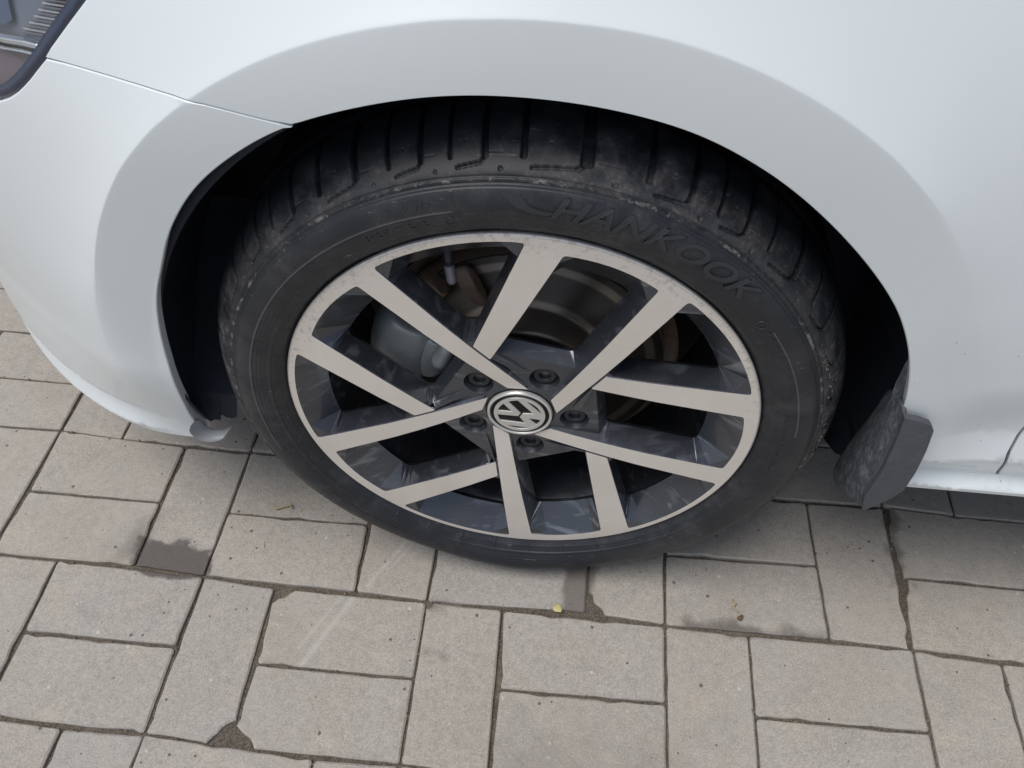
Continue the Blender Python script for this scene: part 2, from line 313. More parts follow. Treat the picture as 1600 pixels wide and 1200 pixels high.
# chips: (paver key) -> corner index (0 far-left,1 far-right,2 near-right,3 near-left), size along u, size along v
CHIP = {(1, 0, 'H'): [(0, .26, .20)], (1, 1, 'H'): [(3, .30, .24)], (0, 0, 'V'): [(2, .26, .30)], (5, -2, 'V'): [(3, .22, .30)],
        (9, -1, 'H'): [(0, .07, .55)], (9, -2, 'H'): [(0, .07, .40), (3, .05, .35)], (3, 0, 'V'): [(0, .10, .08)], (1, 1, 'H2'): [], (8, -2, 'V'): [(2, .05, .3)]}
def paver_mesh(u, v, H):
    du, dv = (2, 1) if H else (1, 2)
    c = [np.array(node(u, v)), np.array(node(u+du, v)), np.array(node(u+du, v+dv)), np.array(node(u, v+dv))]
    cen = sum(c)/4; near = abs(cen[0]) < 1.0 and -.5 < cen[1] < .45
    chips = {q[0]: q for q in CHIP.get((u, v, 'H' if H else 'V'), [])}
    loop = []
    g = .0011+.0006*random.random()
    n_long = 13 if near else 2
    for i in range(4):
        a = c[i]; b = c[(i+1) % 4]; p = c[(i-1) % 4]
        e1 = (b-a); e1n = e1/np.hypot(*e1); e0 = (p-a); e0n = e0/np.hypot(*e0)
        corner = a+e1n*g+e0n*g
        if i in chips:
            _, su, sv = chips[i]
            s1 = (su if i in (0, 2) else sv)*GU; s0 = (sv if i in (0, 2) else su)*GU
            A = corner+e0n*s0; B = corner+e1n*s1; m_ = 5
            for j in range(m_+1):
                t = j/m_; q = A*(1-t)+B*t; bow = 4*t*(1-t)*.25
                q = q*(1-bow)+ (corner+ (e1n*s1+e0n*s0)*.6)*bow
                loop.append(q+rng.normal(0, .0011, 2))
        else:
            rr = .0026+.002*random.random()
            loop += [corner+e0n*rr, corner+(e0n+e1n)*rr*.3, corner+e1n*rr]
        L = np.hypot(*e1); m_ = max(2, int(n_long*L/.2)); off = 0
        nn = np.array([-e1n[1], e1n[0]]); nn = nn if (cen-a)@nn > 0 else -nn
        for j in range(1, m_):
            t = j/m_
            if i in chips and t*L < (chips[i][1] if i in (0, 2) else chips[i][2])*GU+.004: continue
            nx = (i+1) % 4
            if nx in chips and (1-t)*L < (chips[nx][2] if nx in (0, 2) else chips[nx][1])*GU+.004: continue
            loop.append(a+e1*t+nn*(g+(abs(rng.normal(0, .0005))+(.0020 if random.random() < .06 else 0) if near else 0)))
    loop = np.array(loop); n = len(loop); cc = loop.mean(axis=0)
    tz = rng.normal(0, .0007); tl = rng.normal(0, .004, 2)
    def z(q, b): return b+tz+float((q-cen)@tl)
    V = []; F = []
    inn = loop+(cc-loop)/np.maximum(np.hypot(*(cc-loop).T), 1e-6)[:, None]*.0022
    for q in inn: V.append((*(q-cen), z(q, 0)))
    for q in loop: V.append((*(q-cen), z(q, -.0016)))
    for q in loop: V.append((*(q-cen), -.012))
    F.append(list(range(n))[::-1] if np.cross(loop[1]-loop[0], loop[2]-loop[1]) < 0 else list(range(n)))
    for j in range(n):
        j2 = (j+1) % n; F.append((j, j2, n+j2, n+j)); F.append((n+j, n+j2, 2*n+j2, 2*n+j))
    return V, F, cen
CELLS = []
for b in range(-4, 4):
    v0 = 2*b
    vs_ = 0 if b % 2 else None
    for u in range(-12, 17):
        ph = u % 3
        if b % 2 == 0: # band starting at v0: even band index -> V at [0,1]
            if ph == 0: CELLS.append((u, v0, False))
            elif ph == 1: CELLS += [(u, v0, True), (u, v0+1, True)]
        else:
            if ph == 2: CELLS.append((u, v0, False))
            elif ph == 0: CELLS += [(u, v0, True), (u, v0+1, True)]
CELLS.sort(key=lambda q: math.hypot(q[0]-3.5, (q[1]+.5)*1.2))
fV, fF = [], []
for i, (u, v, H) in enumerate(CELLS):
    V, F, cen = paver_mesh(u, v, H)
    if i < 296:
        me = bpy.data.meshes.new('paver'); me.from_pydata(V, [], F); me.update()
        o = link('paver', me, M['paver'], pave); o.location = (cen[0], cen[1], 0)
    else:
        s = len(fV); fV += [(a+cen[0], b_+cen[1], c_) for a, b_, c_ in V]; fF += [tuple(s+t for t in f) for f in F]
if fV: mk('paver_field', fV, fF, M['paver'], pave, kind='stuff')
x0, y0 = uv2w(-12, 8); x1, y1 = uv2w(17, -8)
A_, B_ = (x0+.02, y0-.0), (x1-.02, y1)
ring = [(-60, -60), (60, -60), (60, 60), (-60, 60), (x0, y0), (x1, y0), (x1, y1), (x0, y1)]
mk('outer_pavement', [(a, b_, -.001) for a, b_ in ring], [(0, 1, 5, 4), (1, 2, 6, 5), (2, 3, 7, 6), (3, 0, 4, 7)], M['far'], kind='structure')

# ------------------------------------------------------------------ car
car = empty('car', (0, 0, 0), label='white car parked on grey pavers, shown from headlight to front door edge', category='car')
def ssn(a, b, x):
    t = np.clip((x-a)/(b-a), 0, 1); return t*t*(3-2*t)
def spl(x, w_): return .5*(x+np.sqrt(x*x+w_*w_))
def S(x, z):
    x = np.asarray(x, float); z = np.asarray(z, float)
    rho = np.hypot(x, z-HC)
    phi = np.degrees(np.arctan2(z-HC, x)); phi = np.where(phi < -90, phi+360, phi)
    rc = np.interp(phi, [30, 37, 45, 53, 61, 69, 77, 85, 93.5, 102, 108.5, 115, 123, 129, 136, 145, 154, 175], [.408, .4112, .4145, .4155, .4147, .4133, .4115, .4090, .4075, .4080, .4095, .4116, .4138, .4150, .4140, .4092, .4035, .400])
    d = spl(rho-rc, .0008+.03*ssn(.27,.40,x)+.02*ssn(.50,.36,z)); wl = ssn(.20, .38, z); side = ssn(.30, .48, x)
    beyond = .045*(1-np.exp(-d/.075))
    y = -.017-.0065*np.clip((rho-.355)/(rc-.355), 0, 1)*wl+beyond*wl*(1-.35*side)
    y = y+(.88+.75*ssn(.05, -.25, x))*spl(z-.60, .05)**2
    t = spl(-.38-x, .04); y = y+1.7*t**2+.1*t-.0006
    y = y+ssn(-.2, -.36, x)*.030*(1-ssn(.20, .36, z))
    y = y+ssn(-.37, -.46, x)*np.interp(z, [.19, .203, .213, .243, .250, .259, .33], [.004, -.003, -.006, .006, .001, -.004, 0])
    r = np.maximum(ssn(.36, .46, x), ssn(.33, .385, x)*ssn(.32, .29, z))
    r = r*(1-ssn(.345, .42, z)); y = y*(1-r)+r*np.interp(z, [.15, .25, .256, .263, .272, .276, .307, .3115, .345, .42], [.002, .001, -.005, -.0065, .004, .0055, -.0055, -.006, .003, .004])
    return y
def panel(name, outline, mat, parent, hole_pts=None, step=.012, depth=.014, **props):
    out = dens(outline, .006)
    o_ = np.array(out); lo, hi = o_.min(0), o_.max(0)
    gx = np.arange(lo[0], hi[0], step); gz = np.arange(lo[1], hi[1], step)
    g = np.array([(a, b) for a in gx for b in gz])
    # polar rows around the arch so that the crease runs along the mesh
    pr = []
    for rr in (.352, .358, .365, .375, .385, .395, .403, .408, *np.arange(.401, .4175, .00055), .419, .422, .427, .433, .442):
        pr += [(rr*math.cos(a), HC+rr*math.sin(a)) for a in np.linspace(R(-30), R(215), 300)]
    pr = np.array(pr); rho = np.hypot(g[:, 0], g[:, 1]-HC)
    g = g[(rho > .45) | (rho < .33)]
    hz = []
    if lo[0] < -.4: hz += [(a, zz) for zz in (.206, .2095, .213, .217, .224, .232, .239, .243, .2465, .250, .2545, .259, .263, .27, .28, .29) for a in np.arange(max(lo[0], -.7), -.36, .01)]
    if hi[0] > .36:
        for zz in (.2575, .2585, .260, .2615, .263, .265, .2675, .270, .272, .274, .2765, .280, .286, .294, .302, .306, .3075, .309, .3105, .3115, .313, .317, .324, .335, .345, .35):
            hz += [(a, zz) for a in np.arange(.375, hi[0], .01)]
    ex = np.vstack([g, pr]+([np.array(hz)] if hz else []))
    ex = ex[inside(out, ex)]
    # keep off the boundary
    d = np.full(len(ex), 9.)
    for i in range(0, len(o_), 1): d = np.minimum(d, (ex[:, 0]-o_[i, 0])**2+(ex[:, 1]-o_[i, 1])**2)
    ex = ex[d > .0022**2]
    v, f = cdt(out, extra=ex)
    # orientation so normals face -y
    a = v[f[:, 0]]; b = v[f[:, 1]]; c_ = v[f[:, 2]]
    cr = (b[:, 0]-a[:, 0])*(c_[:, 1]-a[:, 1])-(b[:, 1]-a[:, 1])*(c_[:, 0]-a[:, 0])
    f[cr < 0] = f[cr < 0][:, ::-1]
    Y = S(v[:, 0], v[:, 1]); V = np.stack([v[:, 0], Y, v[:, 1]], 1); nV = len(V)
    # boundary loop -> return flange
    from collections import Counter
    cnt = Counter(); dirn = {}
    for t in f:
        for i in range(3):
            e = (t[i], t[(i+1) % 3]); cnt[tuple(sorted(e))] += 1; dirn[tuple(sorted(e))] = e
    bd = [dirn[e] for e, n_ in cnt.items() if n_ == 1]
    eps = 1e-4
    ids = sorted({i for e in bd for i in e}); mp = {}; cen2 = v.mean(0)
    outp = np.array(outline)
    # inward 2D direction at each boundary vertex
    inn = {i: np.zeros(2) for i in ids}
    for a_, b_ in bd:
        e = v[b_]-v[a_]; n_ = np.array([-e[1], e[0]]); n_ /= (np.hypot(*n_)+1e-12); inn[a_] += n_; inn[b_] += n_
    V1 = []; V2 = []
    for j, i in enumerate(ids):
        n_ = inn[i]/(np.hypot(*inn[i])+1e-9)
        mp[i] = j
        V1.append((V[i, 0]+n_[0]*.0000-n_[0]*.0008, V[i, 1]+.0012, V[i, 2]-n_[1]*.0008))
        V2.append((V[i, 0]+n_[0]*.001, V[i, 1]+depth, V[i, 2]+n_[1]*.001))
    nb = len(ids); allV = np.vstack([V, V1, V2]); F = [tuple(t) for t in f]
    for a_, b_ in bd:
        F.append((b_, a_, nV+mp[a_], nV+mp[b_])); F.append((nV+mp[b_], nV+mp[a_], nV+nb+mp[a_], nV+nb+mp[b_]))
    o = mk(name, allV, F, mat, parent, smooth=True, **props)
    # analytic normals on the skin
    me = o.data
    dx = (S(v[:, 0]+eps, v[:, 1])-S(v[:, 0]-eps, v[:, 1]))/(2*eps); dz = (S(v[:, 0], v[:, 1]+eps)-S(v[:, 0], v[:, 1]-eps))/(2*eps)
    N = np.stack([dx, -np.ones_like(dx), dz], 1); N /= np.linalg.norm(N, axis=1)[:, None]
    ln = np.zeros((len(me.loops), 3)); nf = len(f)
    idx = np.array(f).ravel(); ln[:3*nf] = N[idx]
    # flange: flat-ish normals
    rest = []
    for p in list(me.polygons)[nf:]:
        nn = p.normal
        for _ in p.loop_indices: rest.append(tuple(nn))
    ln[3*nf:] = rest
    me.normals_split_custom_set([tuple(q) for q in ln])
    return o
seam = [(-.3432, .6574), (-.3276, .6565), (-.3044, .6543), (-.2784, .6523), (-.2548, .6507), (-.2400, .6500), (-.2312, .6492), (-.2181, .6470), (-.2054, .6438), (-.1927, .6405), (-.1755, .6362), (-.1603, .6327)]
arch_up = [(-.160, .6345), (-.091, .655), (-.03, .6635), (.038, .662), (.102, .651), (.147, .634), (.196, .605), (.249, .560), (.293, .512), (.316, .474), (.332, .437), (.343, .398), (.349, .365), (.353, .33), (.356, .29), (.36, .2745)]
arch_dn = [(-.161, .633), (-.205, .611), (-.248, .578), (-.283, .533), (-.304, .490), (-.318, .462), (-.329, .427), (-.3375, .385), (-.3405, .360), (-.3465, .325), (-.352, .297), (-.3570, .2739), (-.3605, .255), (-.3610, .236), (-.3590, .222)]
_full = smooth_path(arch_dn[::-1][:-1]+[(-.160, .6337)]+arch_up[1:], 3)
_i = int(np.argmin([math.hypot(a+.160, b-.6337) for a, b in _full])); _p = np.array(_full[_i])
_dx = np.array([-.160, .6337])-_p
_full = [tuple(np.array(q)+_dx*math.exp(-(math.hypot(q[0]-_p[0], q[1]-_p[1])/.05)**2)) for q in _full]
arch_dn = [(-.1608, .6332)]+_full[:_i][::-1]; arch_up = [(-.160, .6345)]+_full[_i+1:]
gapl = smooth_path([(.475, .2745), (.470, .292), (.4635, .316), (.4645, .337), (.466, .358), (.470, .45), (.474, .9)], 1)
off = .0009
fender_out = [(-.3430, .6588), (-.3210, .6785), (-.3000, .6970), (-.246, .747), (-.252, .770), (-.5, .778), (-.8, .758), (-.8, .90)]+[(.474, .90)]+gapl[::-1][1:]+arch_up[::-1]+[(a, b+off) for a, b in seam[::-1][1:-1]]
panel('front_fender', fender_out, M['paint'], car)
bump_out = [(a, b-off) for a, b in seam]+arch_dn[1:]+[(-.3600, .213), (-.366, .208), (-.377, .206), (-.44, .203), (-.502, .200), (-.60, .195), (-.84, .19), (-.84, .66), (-.6, .622), (-.45, .609), (-.408, .6168), (-.398, .6193), (-.3882, .6232), (-.3795, .6280), (-.3705, .6342), (-.3625, .6403), (-.354, .6475)]
panel('front_bumper', bump_out, M['paint'], car)
door_out = [(a+.0046, b) for a, b in gapl]+[(1.5, .9), (1.5, .2745)]
panel('front_door', door_out, M['paint'], car)
panel('side_skirt', [(.36, .2738), (.36, .2562), (1.5, .2562), (1.5, .2738)], M['paint'], car)
# dark inner panels behind the gaps, hood, underbody
mk('body_shell', [(.40, .05, .22), (1.5, .05, .22), (1.5, .05, .92), (.40, .05, .92)], [(0, 1, 2, 3)], M['gap'], car)
xs = np.linspace(-.8, 1.2, 30); V = []; F = []
for j, (dy, zz) in enumerate([(0, .9), (.05, .925), (.2, .955), (.5, .98), (.9, .99), (1.6, .93)]):
    for x in xs: V.append((x, float(S(x, .9))*(1-dy/1.7)+dy, zz-.02*max(0, -x)))
n = len(xs)
for j in range(5):
    for i in range(n-1): F.append((j*n+i, j*n+i+1, (j+1)*n+i+1, (j+1)*n+i))
mk('hood', V, F, M['paint'], car, smooth=True)
V = [(-.62, .28, .2), (1.5, .06, .2), (1.5, 1.65, .2), (-.62, 1.4, .2), (-.62, .28, .34), (1.5, .06, .34), (1.5, 1.65, .34), (-.62, 1.4, .34)]
V = [(.40, .06, .21), (1.5, .06, .21), (1.5, 1.65, .21), (.40, 1.65, .21), (.40, .06, .34), (1.5, .06, .34), (1.5, 1.65, .34), (.40, 1.65, .34)]
bx = [(0, 3, 2, 1), (4, 5, 6, 7), (0, 1, 5, 4), (1, 2, 6, 5), (2, 3, 7, 6), (3, 0, 4, 7)]
mk('underbody', V, bx, M['under'], car)
V = [(-.78, .32, .21), (-.40, .10, .21), (-.40, 1.6, .21), (-.78, 1.5, .21), (-.78, .45, .34), (-.40, .10, .34), (-.40, 1.6, .34), (-.78, 1.5, .34)]
mk('rear_splash_plate', [(.368, .03, .240), (.366, .27, .240), (.335, .27, .10), (.350, .07, .205)], [(0, 1, 2, 3)], M['liner'], car)
mk('front_undertray', V, bx, M['under'], car)
mk('subframe', [(-.40, .28, .09), (.40, .28, .09), (.40, 1.6, .09), (-.40, 1.6, .09), (-.40, .28, .34), (.40, .28, .34), (.40, 1.6, .34), (-.40, 1.6, .34)], bx, M['under'], car)
# wheel arch liner
V = []; F = []; NP = 120
ph = np.linspace(R(-12), R(190), NP)
rows = [(.3635, -.0005), (.3665, .004), (.371, .014), (.373, .05), (.372, .12), (.370, .20), (.362, .245), (.33, .262), (.15, .270), (0.02, .272)]
for j, (rr, yy) in enumerate(rows):
    for i, a in enumerate(ph):
        lf = max(0., -math.cos(a)); e = rr
        if j < 3: e = rr-.010*lf*(1-j/3)-.004*float(ssn(R(80), R(60), a))
        e *= (1+.0015*math.sin(i*2.1+j)) if j > 1 else 1
        aa = a
        if i == NP-1 and 0 < j < 6: aa = a+.02*math.sin(j*2.4)+.015
        xx, zz = e*math.cos(aa), HC+e*math.sin(aa); yl = yy+.002+.006*float(ssn(R(178), R(186), a)); V.append((xx, max(yl, float(S(xx, zz))+.006+.006*j) if j < 5 and lf > .3 else yl, zz))
for j in range(len(rows)-1):
    for i in range(NP-1): F.append((j*NP+i, j*NP+i+1, (j+1)*NP+i+1, (j+1)*NP+i))
ln_ = mk('wheel_arch_liner', V, F, M['liner'], car, smooth=True)
so = ln_.modifiers.new('solid', 'SOLIDIFY'); so.thickness = .003; so.offset = 0
# torn tongue of liner hanging between bumper corner and tyre
pts = [(-.372, .235), (-.357, .217), (-.350, .222), (-.344, .221), (-.340, .232), (-.331, .226), (-.3225, .230), (-.318, .246), (-.312, .36), (-.372, .36)]
bt = pts[:8]; n = len(bt); V = []
for (zz, yq, dx_) in ((None, .030, 0), (.262, .036, .002), (.30, .075, .004), (.36, .13, .006), (.42, .18, .01)):
    for i, (a, b) in enumerate(bt): V.append((a+dx_, yq, b if zz is None else zz))
F = [(r_*n+i, r_*n+i+1, (r_+1)*n+i+1, (r_+1)*n+i) for r_ in range(4) for i in range(n-1)]
mk('liner_tongue', V, F, M['liner'], car)
# grey rounded lip at the rear lower corner of the bumper
V = []; F = []
path = [(-.3605, .0045, .245), (-.3590, .0065, .231), (-.3555, .0085, .2215), (-.3490, .0105, .2165), (-.3410, .013, .2150), (-.3335, .016, .2160), (-.3300, .018, .2185)]
for i, (a, y_, b) in enumerate(path):
    hgt = (.0045, .0055, .0065, .0065, .006, .005, .003)[i]
    for q in range(8):
        an = q*math.pi/4; V.append((a+.35*.008*math.cos(an), y_+.010*math.cos(an), b+hgt*math.sin(an)*.75))
for i in range(len(path)-1):
    for q in range(8): F.append((i*8+q, i*8+(q+1) % 8, (i+1)*8+(q+1) % 8, (i+1)*8+q))
F += [tuple(range(7, -1, -1)), tuple(range((len(path)-1)*8, len(path)*8))]
M['lip_grey'] = simple('grey_lip', (.34, .36, .38), .5, 0, .2)
o = mk('bumper_corner_lip', V, F, M['lip_grey'], car, smooth=True); sb = o.modifiers.new('s', 'SUBSURF'); sb.levels = sb.render_levels = 2

# mud flap
flap = empty('mud_flap', (0, 0, 0), car)
op = [(.343, .385), (.356, .383), (.3675, .3785), (.3725, .372), (.3765, .344), (.379, .311), (.379, .280), (.371, .261), (.354, .236), (.350, .250), (.3475, .263), (.349, .307), (.346, .357)]
op = dens(op, .006); v, f = cdt(op)
n = len(v); V = [(a, -.0255-.002*math.sin((b-.23)*20), b) for a, b in v]+[(a, -.019, b) for a, b in v]
lp = len(op)
from collections import Counter
cnt = Counter(); dr = {}
for t in f:
    for i in range(3):
        e = (t[i], t[(i+1) % 3]); cnt[tuple(sorted(e))] += 1; dr[tuple(sorted(e))] = e
F = [tuple(t) for t in f]+[tuple(n+i for i in t[::-1]) for t in f]+[(dr[e][1], dr[e][0], n+dr[e][0], n+dr[e][1]) for e, q in cnt.items() if q == 1]
bev(mk('flange', V, F, M['flap'], flap), .0015, 2)
rowsF = [[(.343, -.022, .392), (.341, .002, .385), (.345, .018, .375), (.352, .04, .35)],
         [(.3465, -.022, .357), (.341, .002, .352), (.346, .022, .335), (.354, .045, .31)],
         [(.349, -.022, .307), (.341, .004, .303), (.345, .026, .283), (.352, .055, .262)],
         [(.3485, -.022, .275), (.343, .004, .262), (.345, .026, .240), (.350, .058, .205)],
         [(.350, -.022, .252), (.349, .004, .228), (.350, .026, .205), (.351, .057, .186)],
         [(.354, -.022, .234), (.354, .002, .221), (.356, .020, .195), (.355, .045, .176)]]
V = []; F = []
for r_ in rowsF: V += r_
nr = len(rowsF)
for i in range(nr-1):
    for j in range(3): F.append((i*4+j, i*4+j+1, (i+1)*4+j+1, (i+1)*4+j))
o = mk('blade', V, F, M['flap'], flap, smooth=True)
sb = o.modifiers.new('s', 'SUBSURF'); sb.levels = sb.render_levels = 3; so = o.modifiers.new('t', 'SOLIDIFY'); so.thickness = .003
# liner tail rising behind the flap
V = [(.343, -.013, .47), (.338, .004, .47), (.3475, -.013, .43), (.338, .008, .42), (.350, -.012, .40), (.340, .010, .39), (.350, -.012, .375), (.342, .008, .37)]
o = mk('flap_tail', V, [(0, 1, 3, 2), (2, 3, 5, 4), (4, 5, 7, 6)], M['flap'], flap, smooth=True)

# ------------------------------------------------------------------ headlight
hl = empty('headlight', (0, 0, 0), car)
lens_out = [(-.3455, .6570), (-.3555, .6482), (-.3640, .6410), (-.372, .635), (-.381, .6288), (-.3895, .6242), (-.3985, .6205), (-.408, .618), (-.425, .6155), (-.45, .6150), (-.6, .623), (-.8, .665), (-.8, .755), (-.5, .775), (-.2565, .767), (-.2505, .7465), (-.3025, .6965)]
def inset(poly, d_):
    p = np.array(poly); n = len(p); area = .5*sum(p[i, 0]*p[(i+1) % n, 1]-p[(i+1) % n, 0]*p[i, 1] for i in range(n)); sg = 1 if area > 0 else -1
    out = []
    for i in range(n):
        a, b, c_ = p[i-1], p[i], p[(i+1) % n]; e1 = (b-a)/np.hypot(*(b-a)); e2 = (c_-b)/np.hypot(*(c_-b))
        n1 = np.array([-e1[1], e1[0]])*sg; n2 = np.array([-e2[1], e2[0]])*sg; m_ = n1+n2; m_ /= np.hypot(*m_)
        out.append(tuple(b+m_*d_/max(.4, m_@n1)))
    return out
li = inset(lens_out, .0085); lo_ = dens(lens_out, .01); 
v, f = cdt(dens(lens_out, .008), [dens(li, .008)])
def sheet(name, v, f, dy, mat, parent, thick=0):
    a = v[f[:, 0]]; b = v[f[:, 1]]; c_ = v[f[:, 2]]
    cr = (b[:, 0]-a[:, 0])*(c_[:, 1]-a[:, 1])-(b[:, 1]-a[:, 1])*(c_[:, 0]-a[:, 0]); f[cr < 0] = f[cr < 0][:, ::-1]
    o = mk(name, np.stack([v[:, 0], S(v[:, 0], v[:, 1])+dy, v[:, 1]], 1), f, mat, parent, smooth=True)
    if thick: q = o.modifiers.new('t', 'SOLIDIFY'); q.thickness = thick; q.offset = 1 if False else -1
    return o
sheet('gasket', v, f, .002, M['gasket'], hl, .003)
li2 = inset(lens_out, .0088); g = np.array([(a, b) for a in np.arange(-.8, -.24, .012) for b in np.arange(.6, .78, .012)])
v, f = cdt(dens(li2, .01), extra=g[inside(inset(lens_out, .013), g)]); sheet('headlight_lens', v, f, .001, M['glass'], hl)
def strip(name, path, width, dy, mat, up_=(0, 1), thick=.004, parent=hl):
    """raised bar following the lamp surface: path in (x,z)"""
    V = []; F = []
    for (a, b) in path:
        for q in ((-1, 0), (-.6, 1), (.6, 1), (1, 0)):
            V.append((a+up_[0]*width*q[0]/2, float(S(a, b))+dy-thick*q[1], b+up_[1]*width*q[0]/2))
    for i in range(len(path)-1):
        for q in range(3): F.append((i*4+q, (i+1)*4+q, (i+1)*4+q+1, i*4+q+1))
    F += [(0, 1, 2, 3), tuple((len(path)-1)*4+q for q in (3, 2, 1, 0))]
    return mk(name, V, F, mat, parent)
# housing behind the lens
def hsheet(name, poly, dy, mat):
    p = dens(poly, .01); v, f = cdt(p); return sheet(name, v, f, dy, mat, hl)
hsheet('housing', inset(lens_out, .002), .0125, M['lamp_in'])
hsheet('lower_housing', [(-.355, .652), (-.372, .6395), (-.392, .627), (-.41, .622), (-.50, .62), (-.50, .660), (-.40, .653), (-.362, .652)], .0125, M['lamp_warm'])
bev(strip('chrome_strip', [(-.3535, .6605), (-.3655, .6615), (-.3815, .6615), (-.42, .663), (-.5, .670)], .0060, .0115, M['brightchrome']), .0008)
bev(strip('chrome_strip', [(-.358, .6548), (-.370, .6556), (-.385, .6556), (-.42, .657), (-.5, .663)], .0030, .0118, M['brightchrome']), .0006)
hsheet('bezel', [(-.365, .72), (-.372, .70), (-.373, .674), (-.381, .670), (-.45, .675), (-.45, .685), (-.388, .681), (-.383, .70), (-.38, .72)], .0122, M['lamp_dark'])
hsheet('reflector', [(-.3815, .72), (-.384, .70), (-.389, .683), (-.45, .687), (-.45, .72)], .0128, M['lamp_pale'])
for i in range(24):
    zz = .6665+i*.0022; xr = -.346+(zz-.6665)*1.12-.004*(0 if i > 4 else (4-i)/4)
    strip('rib', [(xr-.019-.0002*i, zz+.0006), (xr, zz)], .0010, .0130, M['lamp_pale'] if i % 2 else M['lamp_warm'], thick=.0012)

# ------------------------------------------------------------------ wheel
wheel = empty('wheel', (0, 0, HC), car)
def pw(r, a, y=0.): return (r*math.cos(a), y, r*math.sin(a))
# ---- tyre
NT = 3000
ctrl = [(.2140, .026), (.2255, .0155), (.2325, .0075), (.2372, .0015), (.2420, -.0035), (.2480, -.0080), (.2560, -.0110), (.2640, -.0122), (.2720, -.0118), (.2800, -.0092), (.2860, -.0036), (.2910, -.0014), (.2960, .0040), (.3010, .0105), (.3055, .0180), (.3095, .0265), (.3125, .0360), (.3145, .0460), (.3160, .0600), (.3168, .0800), (.3170, .1100), (.3168, .1400), (.3155, .1700), (.3110, .1900), (.3010, .2040), (.2860, .2120), (.2650, .2160), (.2400, .2080), (.2140, .1900)]
cc = np.array(smooth_path(ctrl, 3)); ds = np.r_[0, np.cumsum(np.hypot(*np.diff(cc, axis=0).T))]
iS = np.argmin(np.abs(cc[:, 0]-.243)+10*(cc[:, 1] > .05)); i1 = np.argmin(np.hypot(cc[:, 0]-.3150, cc[:, 1]-.052))
sA, sB, sE = ds[iS], ds[i1], ds[-1]
sv = np.r_[np.arange(0, sA, .0022), np.arange(sA, sB, .00072), np.arange(sB, sE, .006), sE]
pr = np.interp(sv, ds, cc[:, 0]); py = np.interp(sv, ds, cc[:, 1]); NPf = len(sv)
tr = np.gradient(pr, sv); ty = np.gradient(py, sv); tl_ = np.hypot(tr, ty); nr_, ny_ = -ty/tl_*-1, tr/tl_*-1   # outward normal
# s origin at shoulder rib r=.2868 on outer side
s0 = np.interp(.2868, cc[:int(np.argmax(cc[:, 0])), 0], ds[:int(np.argmax(cc[:, 0]))])
th = np.linspace(0, 2*np.pi, NT, endpoint=False)
TH, SS_ = np.meshgrid(th, sv-s0, indexing='ij')
U = (-TH*30/(2*np.pi)+.30)+.20*np.sin(TH*4+1)+.15*np.sin(TH*9)             # increases clockwise as seen from outside
ku = np.floor(U); fu = U-ku; U = U+.09*np.sin(ku*2.399)*0; fu = np.clip(fu, 0, 1)
per = 2*np.pi*.305/30                    # metres per unit
jit = np.sin(ku*12.9898)*.03
def grv(dist, half, depth): return depth*(1-ssn(half*.75, half*1.2, dist))
disp = np.zeros_like(TH)
def seg(u0, s_0, u1, s_1, half, depth):
    global disp
    du = (fu-u0)*per; L2 = ((u1-u0)*per)**2+(s_1-s_0)**2
    t = np.clip((du*(u1-u0)*per+(SS_-s_0)*(s_1-s_0))/L2, 0, 1)
    d_ = np.hypot(du-t*(u1-u0)*per, SS_-s_0-t*(s_1-s_0)); disp = np.minimum(disp, -grv(d_, half, depth))
seg(.14, .0180, .12, .075, .0021, .0060)
seg(.66, .0180, .64, .075, .0028, .0065)
seg(.66, .0180, .60, .0125, .0016, .0040)
seg(.60, .0125, .24, .0095, .0015, .0036)
disp = np.where((fu > .66) & (fu < .9) & (SS_ > .020) & (SS_ < .021), np.minimum(disp, -.0006), disp)
dd = np.hypot((fu-.88)*per, SS_-.0075); disp = np.minimum(disp, -grv(dd, .0018, .0016))
disp = np.minimum(disp, -grv(np.hypot((fu-.38)*per, SS_-.030), .0011, .0012))
for so_, hw, dp in ((.0022, .0007, .0009), (-.0024, .0006, .0008), (-.0052, .0005, .0006)): disp = np.minimum(disp, -grv(np.abs(SS_-so_), hw, dp))
disp += .0007*(np.exp(-((SS_-.0)/.0011)**2))*(1+.5*np.sin(TH*211)*np.sin(TH*37))
# main circumferential grooves
for y0_ in (.070, .110, .150): disp = np.where(np.abs(py[None, :]-y0_) < .005, -.007, disp)
# raised box line on the wall (left) and arc (right)
rr_ = pr[None, :]*np.ones_like(TH); outer = (py[None, :] < .02)
deg = np.degrees(TH) % 360
ln1 = ((deg > 101) & (deg < 196)) | ((deg > 5) & (deg < 37))
disp += np.where(ln1 & outer, .0010*np.exp(-((rr_-.2655)/.0007)**2), 0)
bar = np.exp(-((deg-100.6)/.25)**2)*((rr_ > .2655) & (rr_ < .2815)); disp += np.where(outer, .0006*bar, 0)
for rb, am in ((.2485, .0006), (.2525, -.0004), (.2425, .0008)): disp += np.where(outer, am*np.exp(-((rr_-rb)/.0008)**2), 0)
for k_ in range(36): disp += np.where(outer & (rr_ > .2375) & (rr_ < .2455+.0035*(k_ % 2)), .0005*np.exp(-((deg-(k_*10+3.3))/.16)**2), 0)
disp += np.where(outer & (rr_ < .2645) & (rr_ > .243), .00016*np.sin(rr_*2*np.pi/.0042), 0)
